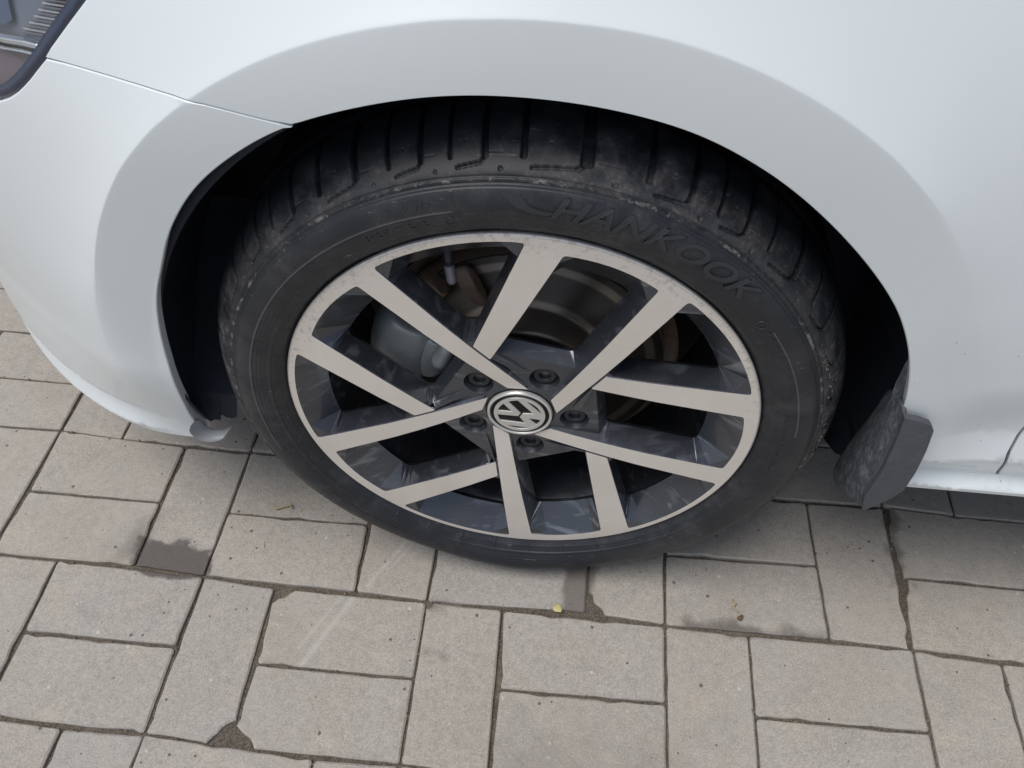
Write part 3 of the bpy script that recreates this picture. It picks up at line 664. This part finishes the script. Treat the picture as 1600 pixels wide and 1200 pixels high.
# slow unevenness
disp += .00025*np.sin(TH*17+SS_*90)*np.sin(TH*5)
rad_ = pr[None, :]+disp*nr_[None, :]; yy = py[None, :]+disp*ny_[None, :]
X = rad_*np.cos(TH); Z = rad_*np.sin(TH)
bulge = np.exp(-((deg-270)/17)**2)*ssn(.24, .275, rr_)*ssn(.318, .285, rr_)
yy = np.where(py[None, :] < .1, yy-.006*bulge, yy+.006*bulge)
Z = np.maximum(Z, -HC+.0006)
V = np.stack([X, yy, Z], -1).reshape(-1, 3)
i_ = np.arange(NT)[:, None]; j_ = np.arange(NPf-1)[None, :]; a_ = i_*NPf+j_; b_ = ((i_+1) % NT)*NPf+j_
Fq = np.stack([a_, b_, b_+1, a_+1], -1).reshape(-1, 4)
me = bpy.data.meshes.new('tyre'); me.vertices.add(len(V)); me.vertices.foreach_set('co', V.ravel())
me.loops.add(Fq.size); me.loops.foreach_set('vertex_index', Fq.ravel().astype(np.int32)); me.polygons.add(len(Fq))
me.polygons.foreach_set('loop_start', np.arange(0, Fq.size, 4, dtype=np.int32)); me.polygons.foreach_set('loop_total', np.full(len(Fq), 4, np.int32))
me.polygons.foreach_set('use_smooth', np.ones(len(Fq), bool)); me.update(calc_edges=True); me.validate()
tyre = link('tyre', me, M['rubber'], wheel)
# ---- tyre lettering, raised from the wall
def text_mesh(txt, size, depth=.001, shear=0., offset=0.):
    cu = bpy.data.curves.new('t', 'FONT'); cu.body = txt; cu.size = size; cu.extrude = depth; cu.shear = shear; cu.align_x = 'CENTER'; cu.resolution_u = 4; cu.offset = offset
    ob = bpy.data.objects.new('t', cu); C.objects.link(ob); dg = bpy.context.evaluated_depsgraph_get(); m_ = bpy.data.meshes.new_from_object(ob.evaluated_get(dg))
    bpy.data.objects.remove(ob); bpy.data.curves.remove(cu); return m_
def wall_y(r): return np.interp(r, cc[:int(np.argmax(cc[:, 0])), 0], cc[:int(np.argmax(cc[:, 0])), 1])
def on_wall(name, txt, size, a_mid, r_base, depth=.0008, stretch=1., rstretch=1., shear=0., offset=0., lift=.0):
    m_ = text_mesh(txt, size, 1., shear, offset)
    bm = bmesh.new(); bm.from_mesh(m_); bmesh.ops.subdivide_edges(bm, edges=[e for e in bm.edges if e.calc_length() > .004], cuts=2)
    for v_ in bm.verts:
        r = r_base+v_.co.y*rstretch; a = a_mid-v_.co.x*stretch/r_base; y = float(wall_y(r))-(depth if v_.co.z > 0 else -.001)-lift
        v_.co = (r*math.cos(a), y, r*math.sin(a))
    bmesh.ops.recalc_face_normals(bm, faces=bm.faces)
    bm.to_mesh(m_); bm.free(); m_.name = name
    return link(name, m_, M['letter'], wheel)
on_wall('tyre_lettering', 'HANKOOK', .026, R(66.3), .2625, depth=.0015, stretch=1.30, rstretch=.96, shear=.35, offset=.0004)
# wing mark in front of the name
def wall_poly(name, pts, depth=.0008):
    v, f = cdt(dens(pts, .004)); n = len(v); V = []
    for (x, y) in v:
        r = y; a = x; V.append((r*math.cos(a), float(wall_y(r))-depth, r*math.sin(a)))
    for (x, y) in v:
        r = y; a = x; V.append((r*math.cos(a), float(wall_y(r))+.001, r*math.sin(a)))
    cnt = Counter(); dr = {}
    for t in f:
        for i in range(3):
            e = (t[i], t[(i+1) % 3]); cnt[tuple(sorted(e))] += 1; dr[tuple(sorted(e))] = e
    F = [tuple(t) for t in f]+[tuple(n+i for i in t[::-1]) for t in f]+[(dr[e][1], dr[e][0], n+dr[e][0], n+dr[e][1]) for e, q in cnt.items() if q == 1]
    return mk(name, V, F, M['letter'], wheel)
wall_poly('tyre_wing_mark', [(R(92.5), .2775), (R(90.5), .2690), (R(87.6), .2640), (R(85.0), .2640), (R(84.0), .2668), (R(86.2), .2672), (R(88.2), .2700), (R(89.8), .2790)])
# row of small worn raised marks (too worn to read) and the approval circle
V = []; F = []
def wall_bar(a, r, da, dr_, dep=.0006):
    s = len(V)
    for y_off in (dep, -.001):
        for (p, q) in ((-1, -1), (1, -1), (1, 1), (-1, 1)):
            aa = a+p*da/2/r; rr = r+q*dr_/2; V.append((rr*math.cos(aa), float(wall_y(rr))-y_off, rr*math.sin(aa)))
    F.extend([(s, s+1, s+2, s+3), (s, s+4, s+5, s+1), (s+1, s+5, s+6, s+2), (s+2, s+6, s+7, s+3), (s+3, s+7, s+4, s)])
rnd = random.Random(3)
def marks(a0, a1, r, h):
    a = a0
    while a > a1:
        wd = rnd.uniform(.0012, .0035)
        if rnd.random() < .8:
            if rnd.random() < .6: wall_bar(a, r, .0009, h)
            wall_bar(a-wd/2/r, r+rnd.choice((-1, 0, 1))*h*.42, wd, .0009)
        a -= (wd+.0018)/r
marks(R(118), R(106), .2575, .0055); marks(R(110), R(104), .2735, .005); marks(R(37), R(27), .262, .0035); marks(R(12), R(-14), .2555, .0035); marks(R(243), R(215), .2600, .0035)
mk('tyre_small_marks', V, F, M['letter'], wheel, kind='stuff')
V = []; F = []
def torus(c_r, c_a, r1, r2, y_l=.0006, N=32, m_=6):
    s = len(V); cx, cz = c_r*math.cos(c_a), c_r*math.sin(c_a)
    for i in range(N):
        a = 2*math.pi*i/N
        for q in range(m_):
            b = 2*math.pi*q/m_; rr = r1+r2*math.cos(b); x, z = cx+rr*math.cos(a), cz+rr*math.sin(a)
            V.append((x, float(wall_y(math.hypot(x, z)))-y_l*.3-r2*math.sin(b), z))
    for i in range(N):
        for q in range(m_): F.append((s+i*m_+q, s+i*m_+(q+1) % m_, s+((i+1) % N)*m_+(q+1) % m_, s+((i+1) % N)*m_+q))
torus(.2610, R(39.6), .0046, .0007)
mk('tyre_circle_mark', V, F, M['letter'], wheel, smooth=True)
V = []; F = []; torus(.2560, R(101.8), .0040, .0006)
mk('tyre_circle_mark', V, F, M['letter'], wheel, smooth=True)

V = []; F = []
rm = np.random.default_rng(5)
for q in range(190):
    a = R(rm.uniform(196, 232)) if q % 3 else R(rm.uniform(-4, 8)+ (18 if q % 2 else 0)); rr = .2868+abs(rm.normal(0, .008)) if q % 3 else .291+rm.uniform(0, .006)
    y = float(wall_y(rr)); sz = rm.uniform(.0003, .0009); s = len(V); tx = np.array([-math.sin(a), 0, math.cos(a)]); ro = np.array([math.cos(a), 0, math.sin(a)]); p = np.array([rr*math.cos(a), y-.0004, rr*math.sin(a)])
    if p[2] < -HC+.002: continue
    for e in ((-1, -.4), (1, -.6), (.3, 1)): V.append(p+tx*sz*e[0]+(ro*.7+np.array([0, .7, 0]))*sz*e[1])
    V.append(p+ro*sz*.8-np.array([0, sz, 0])); F += [(s, s+1, s+3), (s+1, s+2, s+3), (s+2, s, s+3)]
M['mud'] = simple('dry_mud', (.26, .235, .19), .95)
mk('mud_crumbs', V, F, M['mud'], wheel, kind='stuff')
# ---- rim
def dface(r): return np.interp(r, [0, .037, .06, .089, .11, .14, .2, .2335], [.0105, .0100, .0070, .0042, .0026, .0010, 0, -.0003])
T72 = R(72)
def P2(r, d_, k_): a = R(d_)-k_*T72; return np.array([r*math.cos(a), r*math.sin(a)])
def arc(r0, a0, r1, a1, n_=10):
    return [np.array([(r0+(r1-r0)*t)*math.cos(R(a0+(a1-a0)*t)), (r0+(r1-r0)*t)*math.sin(R(a0+(a1-a0)*t))]) for t in np.linspace(0, 1, n_)]
def rotk(p, k_): c_, s_ = math.cos(-k_*T72), math.sin(-k_*T72); return np.array([p[0]*c_-p[1]*s_, p[0]*s_+p[1]*c_])
def roundpoly(pts, rad, n_=4):
    """pts: list of (p, radius or None->0)"""
    out = []; N = len(pts)
    for i in range(N):
        p = pts[i]; rr = rad[i]
        if rr <= 0: out.append(p); continue
        a = pts[i-1]; b = pts[(i+1) % N]; da = (a-p)/np.hypot(*(a-p)); db = (b-p)/np.hypot(*(b-p))
        A = p+da*min(rr, .45*np.hypot(*(a-p))); B = p+db*min(rr, .45*np.hypot(*(b-p)))
        for t in np.linspace(0, 1, n_+1): out.append((1-t)**2*A+2*t*(1-t)*p+t*t*B)
    return out
# unit template (k=0): order clockwise: L edge cw side out to rim, window a, S, window b
loopk = []; rads = []
def addp(p, r_=0.): loopk.append(p); rads.append(r_)
a_arc = arc(.2257, 123.3, .2262, 88.9, 14)
a_arc[0] = P2(.2254, 123.3, 0); a_arc[-1] = P2(.2257, 88.9, 0)
b_arc = arc(.2185, 80.7, .2185, 58.2, 10)
for q in range(1, len(b_arc)-1): b_arc[q] = b_arc[q]*(1+.008*math.sin(math.pi*q/(len(b_arc)-1)))
addp(P2(.0374, 77.5, 0), .001)                      # L cw hub corner
for i, q in enumerate(a_arc): addp(q, .004 if i in (0, len(a_arc)-1) else 0)
Lc = P2(.0374, 77.5, 0); Lo = P2(.2254, 123.3, 0); Ld = (Lo-Lc)/np.hypot(*(Lo-Lc)); Ln = np.array([Ld[1], -Ld[0]])   # clockwise-side normal
So, St = P2(.1101, 110.5, 0), P2(.0888, 104.5, 0)
gapw = .0024
def offL(p, g_): t = (p-Lc)@Ld; return Lc+Ld*t+Ln*g_
addp(offL(So, gapw)+(P2(.2257, 88.9, 0)-So)*0.0, .0015); addp(offL(St, gapw), .002)
for i, q in enumerate(b_arc): addp(q, .003 if i in (0, len(b_arc)-1) else 0)
addp(P2(.0384, 108.8-72, 0), .001)
tmpl = loopk; inner_loop = []; 
full = []; fr = []
for k_ in range(5):
    for p, r_ in zip(tmpl, rads): full.append(rotk(p, k_)); fr.append(r_)
inner_loop = roundpoly(full, fr, 3)
area = .5*sum(inner_loop[i-1][0]*inner_loop[i][1]-inner_loop[i][0]*inner_loop[i-1][1] for i in range(len(inner_loop)))
RO = .2318
ocirc = [np.array([RO*math.cos(a), RO*math.sin(a)]) for a in np.linspace(0, 2*np.pi, 240, endpoint=False)]
il = dens([tuple(p) for p in inner_loop], .006)
v, f = cdt([tuple(p) for p in ocirc], [il])
def orient(v, f):
    f = f.copy(); a = v[f[:, 0]]; b = v[f[:, 1]]; c_ = v[f[:, 2]]
    cr = (b[:, 0]-a[:, 0])*(c_[:, 1]-a[:, 1])-(b[:, 1]-a[:, 1])*(c_[:, 0]-a[:, 0]); f[cr < 0] = f[cr < 0][:, ::-1]; return f
f = orient(v, f); rr = np.hypot(v[:, 0], v[:, 1])
RV = [np.stack([v[:, 0], dface(rr), v[:, 1]], 1)]; RF = [tuple(t) for t in f]; RMI = [0]*len(f); base_n = len(v)
# edge drop of the machined face: 0.8 mm chamfer down to the paint
def boundary(f):
    cnt = Counter(); dr = {}
    for t in f:
        for i in range(3):
            e = (t[i], t[(i+1) % 3]); cnt[tuple(sorted(e))] += 1; dr[tuple(sorted(e))] = e
    return [dr[e] for e, q in cnt.items() if q == 1]
bd = boundary(f); ids = sorted({i for e in bd for i in e}); mp = {q: base_n+j for j, q in enumerate(ids)}
ext = []
nin = {i: np.zeros(2) for i in ids}
for a_, b_ in bd:
    e = v[b_]-v[a_]; n_ = np.array([e[1], -e[0]]); n_ /= np.hypot(*n_)+1e-12; nin[a_] += n_; nin[b_] += n_
for q in ids:
    n_ = nin[q]/(np.hypot(*nin[q])+1e-9); w_ = .0007
    ext.append((v[q, 0]+n_[0]*w_, dface(rr[q])+.0010, v[q, 1]+n_[1]*w_))
RV.append(np.array(ext)); 
for a_, b_ in bd: RF.append((b_, a_, mp[a_], mp[b_])); RMI.append(0 if rr[a_] > .2310 else 1)
nb0 = base_n+len(ids)
# painted relief: height field between the chamfer loop and the openings
il_s = []
vloop = {}
# order the chamfer loop of the inside contour
inn_e = {a_: b_ for a_, b_ in bd if rr[a_] < .2310}
st_ = next(iter(inn_e)); cur = st_; order = []
while True:
    order.append(cur); cur = inn_e[cur]
    if cur == st_: break
RVa = np.vstack(RV); top = [RVa[mp[q]] for q in order]; top2 = [(p[0], p[2]) for p in top]; topd = [p[1] for p in top]
DA = .026
Lc2 = P2(.0384, 36.8, 0); Lo2 = P2(.2185, 58.2, 0); L2d = (Lo2-Lc2)/np.hypot(*(Lo2-Lc2)); L2n = np.array([-L2d[1], L2d[0]])  # ccw side normal of next L
Sc1 = offL(So, gapw); Sc1o = P2(.2257, 88.9, 0); S1d = (Sc1o-Sc1)/np.hypot(*(Sc1o-Sc1)); S1n = np.array([-S1d[1], S1d[0]])  # towards window a
Sc2 = offL(St, gapw); Sc2o = P2(.2185, 80.7, 0); S2d = (Sc2o-Sc2)/np.hypot(*(Sc2o-Sc2)); S2n = np.array([S2d[1], -S2d[0]])  # towards window b
def isect(p, d_, q, e): A = np.array([[d_[0], -e[0]], [d_[1], -e[1]]]); t = np.linalg.solve(A, q-p); return p+d_*t[0]
def circ_hit(p, d_, rr):
    b = p@d_; c_ = p@p-rr*rr; t = -b+math.sqrt(b*b-c_); return p+d_*t
iL = .0035; iS = .0030; iL2 = .0085
# opening a
pA = Lc+Ln*iL; pS = Sc1+S1n*iS
apex = isect(pA, Ld, pS, S1d); 
oa0 = circ_hit(pA, Ld, .2000); oa1 = circ_hit(pS, S1d, .2000)
ang0, ang1 = math.degrees(math.atan2(oa0[1], oa0[0])), math.degrees(math.atan2(oa1[1], oa1[0]))
apx = apex+(((oa0+oa1)/2-apex)/np.hypot(*((oa0+oa1)/2-apex)))*.012
apl = pA+Ld*((apx-pA)@Ld); aps = pS+S1d*((apx-pS)@S1d)
opa = roundpoly([apl]+arc(.2, ang0, .2, ang1, 9)+[aps], [.004]+[.008]+[0]*7+[.008]+[.004], 4)
# opening b
pS2 = Sc2+S2n*iS; pL2 = Lc2+L2n*iL2; RB = .1875
ob0 = circ_hit(pS2, S2d, RB); ob1 = circ_hit(pL2, L2d, RB)
bn0, bn1 = math.degrees(math.atan2(ob0[1], ob0[0])), math.degrees(math.atan2(ob1[1], ob1[0]))
K1, K2 = P2(.0815, 94.8, 0), P2(.0855, 55.5, 0)               # pad chord
kd = (K2-K1)/np.hypot(*(K2-K1)); kn = np.array([-kd[1], kd[0]]); kn = kn if kn@K1 > 0 else -kn
kc = K1+kn*.0075
c1 = isect(kc, kd, pS2, S2d); c2 = isect(kc, kd, pL2, L2d)
opb = roundpoly([c1]+arc(RB, bn0, RB, bn1, 7)+[c2], [.006]+[.006]+[0]*5+[.006]+[.006], 4)
# pad polygon (k): between L cw side and next L ccw side
pa_in = Lc+Ln*.0022+Ld*.001; pb_in = Lc2+L2n*.0022+L2d*.001
k1 = isect(K1, kd, Lc+Ln*.0028, Ld); k2 = isect(K1, kd, Lc2+L2n*.0028, L2d)
holes = []; floor_pts = []; rings = []
for k_ in range(5):
    holes.append([tuple(rotk(p, k_)) for p in opa]); holes.append([tuple(rotk(p, k_)) for p in opb])
    floor_pts += [rotk(pa_in, k_), rotk(k1, k_), rotk(k2, k_), rotk(pb_in, k_)]
floor = [tuple(p) for p in floor_pts]
RBc = .056; cons = []; pocket = []
for k_ in range(5):
    a = R(65.3+0)-k_*T72; cx, cz = RBc*math.cos(a), RBc*math.sin(a)
    # bolts sit on the pads
    pocket.append((cx, cz))
for cx, cz in pocket:
    for rr_p in (.0150, .0122): cons.append([(cx+rr_p*math.cos(t), cz+rr_p*math.sin(t)) for t in np.linspace(0, 2*np.pi, 20, endpoint=False)])
vp, fp = cdt(top2, holes, cons=[floor]+cons)
fp = orient(vp, fp)
# depth lookup
key = lambda p: (round(p[0], 5), round(p[1], 5))
from mathutils import kdtree
def depth_of(pts):
    kd_ = kdtree.KDTree(len(top2)); [kd_.insert((a, b, 0), i) for i, (a, b) in enumerate(top2)]; kd_.balance()
    ho = [p for h in holes for p in h]; kh = kdtree.KDTree(len(ho)); [kh.insert((a, b, 0), i) for i, (a, b) in enumerate(ho)]; kh.balance()
    fl_ = kdtree.KDTree(len(floor)); [fl_.insert((a, b, 0), i) for i, (a, b) in enumerate(floor)]; fl_.balance()
    out = []
    for x, z in pts:
        _, i, dd_ = kd_.find((x, z, 0))
        if dd_ < 2e-5: out.append(topd[i]); continue
        _, i, dd_ = kh.find((x, z, 0))
        if dd_ < 2e-5: out.append(DA); continue
        _, i, dd_ = fl_.find((x, z, 0))
        if dd_ < 2e-5: out.append(.0125 if math.hypot(x, z) > .06 else .0118); continue
        dm = min(math.hypot(x-a, z-b) for a, b in pocket)
        if dm < .0130: out.append(.0210)
        elif dm < .0155: out.append(.0122)
        else: out.append(.0122)
    return np.array(out)
dp = depth_of(vp)
n0 = nb0; V2 = np.stack([vp[:, 0], dp, vp[:, 1]], 1)
RV.append(V2); RF += [tuple(n0+i for i in t) for t in fp]; RMI += [1]*len(fp)
bd2 = [e for e in boundary(fp) if dp[e[0]] == DA and dp[e[1]] == DA]
ids2 = sorted({i for e in bd2 for i in e}); n1_ = n0+len(vp); mp2 = {q: n1_+j for j, q in enumerate(ids2)}
nin = {i: np.zeros(2) for i in ids2}
for a_, b_ in bd2:
    e = vp[b_]-vp[a_]; n_ = np.array([e[1], -e[0]]); n_ /= np.hypot(*n_)+1e-12; nin[a_] += n_; nin[b_] += n_
RV.append(np.array([(vp[q, 0]-nin[q][0]/np.hypot(*nin[q])*.005, .033, vp[q, 1]-nin[q][1]/np.hypot(*nin[q])*.004) for q in ids2]))
for a_, b_ in bd2: RF.append((b_+n0, a_+n0, mp2[a_], mp2[b_])); RMI.append(1)
rim = mk('rim', np.vstack(RV), RF, [M['alloy'], M['dark']], wheel, mi=RMI)
bm = bmesh.new(); bm.from_mesh(rim.data); bmesh.ops.remove_doubles(bm, verts=bm.verts, dist=2e-5); bm.to_mesh(rim.data); bm.free()
bev(rim, .0009, 2, 22)
wn = rim.modifiers.new('wn', 'WEIGHTED_NORMAL'); wn.keep_sharp = False; rim.data.polygons.foreach_set('use_smooth', [True]*len(rim.data.polygons))
def revolve(name, prof, mat, parent, N=160, smooth=True, closed=False):
    V = []; F = []; n = len(prof)
    for i in range(N):
        a = 2*math.pi*i/N
        for r, y in prof: V.append((r*math.cos(a), y, r*math.sin(a)))
    for i in range(N):
        for j in range(n-1 if not closed else n): F.append((i*n+j, ((i+1) % N)*n+j, ((i+1) % N)*n+(j+1) % n, i*n+(j+1) % n))
    return mk(name, V, F, mat, parent, smooth=smooth)
o = revolve('rim_lip', [(.2316, .0002), (.2322, .0001), (.2338, .0014), (.2339, .0030), (.2325, .0075), (.2285, .012), (.222, .018), (.214, .024), (.214, .06)], M['alloy'], wheel, 240)
o = revolve('rim_barrel', [(.206, .030), (.2035, .034), (.200, .052), (.196, .08), (.196, .15), (.203, .19), (.214, .20)], M['dark'], wheel)
# ---- centre cap with the maker's roundel
cap = empty('centre_cap', (0, 0, 0), wheel)
revolve('cap_ring', [(.0330, .0120), (.0330, .0076), (.0322, .0066), (.0308, .0066), (.0300, .0078), (.0300, .012)], M['chrome'], cap, 96)
revolve('cap_disc', [(.0302, .0086), (.015, .0082), (.0001, .0081)], M['black'], cap, 64)
revolve('cap_seat', [(.0355, .0120), (.0350, .0106), (.0336, .0106), (.0330, .014)], M['black'], cap, 96)
RI = .0262; UPA = R(153)
def lg(p, y): # logo coords (x right, y up) -> wheel
    # seen from outside (camera at -y) x right is world x
    a = UPA-math.pi/2; x, z = p[0]*RI, p[1]*RI
    return (x*math.cos(a)-z*math.sin(a), y, x*math.sin(a)+z*math.cos(a))
def extr(name, poly, y_top, y_bot, mat, parent, hole=None, fn=lg, bevel=.0003):
    v, f = cdt(poly, [hole] if hole else []); f = orient(v, f); n = len(v)
    V = [fn(p, y_top) for p in v]+[fn(p, y_bot) for p in v]; F = [tuple(t) for t in f]
    for a_, b_ in boundary(f): F.append((b_, a_, n+a_, n+b_))
    o = mk(name, V, F, mat, parent)
    if bevel: bev(o, bevel, 2, 40)
    return o
cir = lambda r: [(r*math.cos(t), r*math.sin(t)) for t in np.linspace(0, 2*np.pi, 72, endpoint=False)]
extr('roundel_ring', cir(1.0), .0066, .0085, M['chrome'], cap, hole=cir(.85))
extr('roundel_letter', [(-.50, .80), (-.105, .005), (.105, .005), (.50, .80), (.27, .88), (0, .33), (-.27, .88)], .0068, .0085, M['chrome'], cap)
extr('roundel_letter', [(-.89, .26), (-.76, .54), (-.345, -.42), (-.125, -.075), (.125, -.075), (.345, -.42), (.76, .54), (.89, .26), (.46, -.82), (.20, -.89), (0, -.40), (-.20, -.89), (-.46, -.82)], .0068, .0085, M['chrome'], cap)
# ---- bolts
b0 = None
def bolt_mesh():
    V = []; F = []; N = 24
    prof = [(.0112, .030), (.0112, .0178), (.0104, .0168), (.0066, .0168), (.0060, .0176), (.0058, .0215), (.0001, .0215)]
    n = len(prof)
    for i in range(N):
        a = 2*math.pi*i/N; hx = 1.0
        for j, (r, y) in enumerate(prof): V.append((r*math.cos(a), y, r*math.sin(a)))
    for i in range(N):
        for j in range(n-1): F.append((i*n+j, ((i+1) % N)*n+j, ((i+1) % N)*n+j+1, i*n+j+1))
    return V, F
V, F = bolt_mesh()
for k_, (cx, cz) in enumerate(pocket):
    if b0 is None: b0 = mk('wheel_bolt', V, F, M['bolt'], wheel, smooth=False); b0.location = (cx, 0, cz)
    else:
        o = b0.copy(); C.objects.link(o); o.parent = wheel; o.location = (cx, 0, cz)
# ---- valve
def cyl_between(name, a, b, r1, r2, mat, parent, N=20, rings=6):
    a, b = np.array(a), np.array(b); d_ = b-a; d_ = d_/np.linalg.norm(d_); q = np.cross(d_, [0, 1, 0]); q /= np.linalg.norm(q); s_ = np.cross(d_, q)
    V = []; F = []
    for i in range(rings+1):
        t = i/rings; rr = (r1+(r2-r1)*t)*(1.0 if i < rings else .7)
        for j in range(N):
            an = 2*math.pi*j/N; V.append(a+(b-a)*t+q*rr*math.cos(an)+s_*rr*math.sin(an))
    for i in range(rings):
        for j in range(N): F.append((i*N+j, i*N+(j+1) % N, (i+1)*N+(j+1) % N, (i+1)*N+j))
    F += [tuple(range(N))[::-1], tuple(range(rings*N, rings*N+N))]
    return mk(name, V, F, mat, parent, smooth=True)
valve = empty('valve', (0, 0, 0), wheel)
cyl_between('valve_stem', (-.070, .050, .190), (-.0660, .034, .168), .0055, .0042, M['bolt'], valve)
cyl_between('valve_cap', (-.0660, .034, .168), (-.0635, .030, .150), .0048, .0045, M['lamp_in'], valve)
# added chrome sliver standing in for a highlight in the notch between two spokes
o = mk('notch_glint', [(-.0515, .020, .0975), (-.0475, .020, .0985), (-.0460, .012, .0790), (-.0480, .012, .0775), (-.0515, .024, .0975), (-.0475, .024, .0985), (-.0460, .016, .0790), (-.0480, .016, .0775)], bx, M['brightchrome'], wheel)
bev(o, .0005)

# ------------------------------------------------------------------ brake, parts of the car
brk = empty('brake', (0, 0, HC), car)
revolve('brake_disc', [(.144, .085), (.1435, .083), (.080, .083), (.078, .079), (.0765, .052), (.073, .048), (.030, .048)], M['disc'], brk, 120)
revolve('disc_rim', [(.144, .085), (.1445, .088), (.1445, .104), (.144, .107), (.078, .107)], M['rust'], brk, 120)
# splash shield behind
revolve('splash_shield', [(.160, .100), (.158, .112), (.05, .116)], M['rust'], brk, 80)
# caliper at the front of the disc: swept block
def swept(name, r0, r1, a0, a1, prof, mat, parent, N=14, wob=0):
    V = []; F = []; n = len(prof)
    for i in range(N+1):
        t = i/N; a = R(a0+(a1-a0)*t); ez = 1-.35*abs(2*t-1)**4
        for (pr_, y) in prof:
            rr = (r0+r1)/2+(pr_-.5)*(r1-r0)*ez; V.append((rr*math.cos(a), y, rr*math.sin(a)))
    for i in range(N):
        for j in range(n): F.append((i*n+j, i*n+(j+1) % n, (i+1)*n+(j+1) % n, (i+1)*n+j))
    F += [tuple(range(n))[::-1], tuple(range(N*n, N*n+n))]
    o = mk(name, V, F, mat, parent, smooth=True); sb = o.modifiers.new('s', 'SUBSURF'); sb.levels = sb.render_levels = 2; return o
swept('brake_caliper', .100, .168, 148, 190, [(0, .056), (.25, .046), (.7, .044), (1, .056), (1, .11), (.5, .12), (0, .11)], M['caliper'], brk)
swept('caliper_bridge', .080, .118, 152, 184, [(0, .062), (.3, .052), (.8, .050), (1, .060), (1, .078), (0, .078)], M['caliper'], brk)
swept('caliper_carrier', .118, .152, 128, 146, [(0, .072), (.5, .062), (1, .072), (1, .11), (0, .11)], M['rust'], brk)
swept('pad_ear', .095, .150, 112, 119, [(0, .066), (.5, .060), (1, .066), (1, .080), (0, .080)], M['rust'], brk)
cyl_between('slide_pin', (-.088, .050, .020), (-.074, .050, .052), .010, .009, M['caliper'], brk)
# axle hub closing the centre
revolve('hub', [(.070, .047), (.070, .030), (.034, .028), (.0001, .028)], M['disc'], brk, 60)

# ------------------------------------------------------------------ litter on the pavers
def blob(name, u, v, sx_, sy_2, h, mat, rot, label, cat, n_=10, group=None, bend=0.):
    x, y = uv2w(u, v); V = []; F = []
    for j, (s_, z) in enumerate(((1, .0004), (.95, h*.55), (.55, h), )):
        for i in range(n_):
            a = 2*math.pi*i/n_; q = 1+.16*math.sin(a*3+u)+.1*math.cos(a*2+v)
            V.append((sx_*s_*q*math.cos(a), sy_2*s_*q*math.sin(a)+bend*(sx_*s_*math.cos(a))**2/sx_, z))
    for j in range(2):
        for i in range(n_): F.append((j*n_+i, j*n_+(i+1) % n_, (j+1)*n_+(i+1) % n_, (j+1)*n_+i))
    F.append(tuple(range(2*n_, 3*n_)))
    o = mk(name, V, F, mat, None, smooth=True, label=label, category=cat); o.location = (x, y, .0008); o.rotation_euler = (0, 0, R(rot))
    if group: o['group'] = group
    return o
M['leaf'] = simple('yellow_leaf', (.50, .46, .20), .6); M['drygrass'] = simple('dry_catkin', (.38, .31, .19), .8); M['brownbit'] = simple('brown_bud', (.12, .075, .04), .7); M['whitebit'] = simple('pale_grit', (.6, .57, .5), .8)
def twig(name, pts, r, mat, label, cat):
    V = []; F = []; N = 6
    P_ = [np.array((*uv2w(a, b), .0012+z)) for a, b, z in pts]; c0 = P_[0].copy()
    for i, p in enumerate(P_):
        d_ = P_[min(i+1, len(P_)-1)]-P_[max(i-1, 0)]; d_ /= np.linalg.norm(d_); s_ = np.cross(d_, [0, 0, 1]); s_ /= np.linalg.norm(s_); rr = r*(1-.5*abs(2*i/(len(P_)-1)-1)**2)*(1+.25*math.sin(i*2.3))
        for j in range(N): an = 2*math.pi*j/N; V.append(p-c0+s_*rr*math.cos(an)+np.array([0, 0, 1])*rr*math.sin(an))
    for i in range(len(P_)-1):
        for j in range(N): F.append((i*N+j, i*N+(j+1) % N, (i+1)*N+(j+1) % N, (i+1)*N+j))
    F += [tuple(range(N))[::-1], tuple(range((len(P_)-1)*N, len(P_)*N))]
    o = mk(name, V, F, mat, None, smooth=True, label=label, category=cat); o.location = tuple(c0-np.array([0, 0, 0])); return o
blob('leaf', 4.63, -.06, .0052, .0062, .0012, M['leaf'], 20, 'round yellow leaf lying in the joint just below the tyre', 'leaf')
twig('catkin', [(6.83, -.42, .001), (6.87, -.36, .002), (6.84, -.31, .001), (6.90, -.25, .002)], .0017, M['drygrass'], 'curled straw-coloured catkin on the paver right of the tyre', 'catkin')
blob('bud', 6.92, -.18, .0042, .0034, .0035, M['brownbit'], 40, 'dark brown bud at the lower end of the curled catkin', 'bud')
twig('twig', [(.55, -1.11, .001), (.64, -1.09, .002), (.73, -1.14, .001), (.82, -1.17, .003), (.85, -1.12, .002)], .0016, M['drygrass'], 'thin pale twig on the paver left of the tyre', 'twig')
blob('seed', .64, -.53, .0011, .0058, .0013, M['drygrass'], 15, 'narrow tan seed lying left of the tyre, below the pale twig', 'seed')
# loose grit in the joints: nobody could count it
V = []; F = []
rg = np.random.default_rng(11)
for q in range(900):
    if q % 2: u, v = rg.uniform(-5, 12), rg.integers(-3, 4)+rg.normal(0, .012)
    else: u, v = rg.integers(-5, 12)+rg.normal(0, .012), rg.uniform(-4, 4)
    x, y = node(u, v); r = abs(rg.normal(.0006, .0005))+.0004; s = len(V); a = rg.uniform(0, 6.28)
    for i in range(4): V.append((x+r*math.cos(a+i*1.57)*rg.uniform(.7, 1.2), y+r*math.sin(a+i*1.57)*rg.uniform(.7, 1.2), -.0036))
    V.append((x, y, -.0036+r*1.6+(.004 if q % 3 == 0 else 0))); F += [(s, s+1, s+4), (s+1, s+2, s+4), (s+2, s+3, s+4), (s+3, s, s+4)]
M['grit'] = simple('grit', (.30, .26, .21), .9)
mk('joint_grit', V, F, M['grit'], None, kind='stuff', label='loose grit scattered in the joints between the pavers')
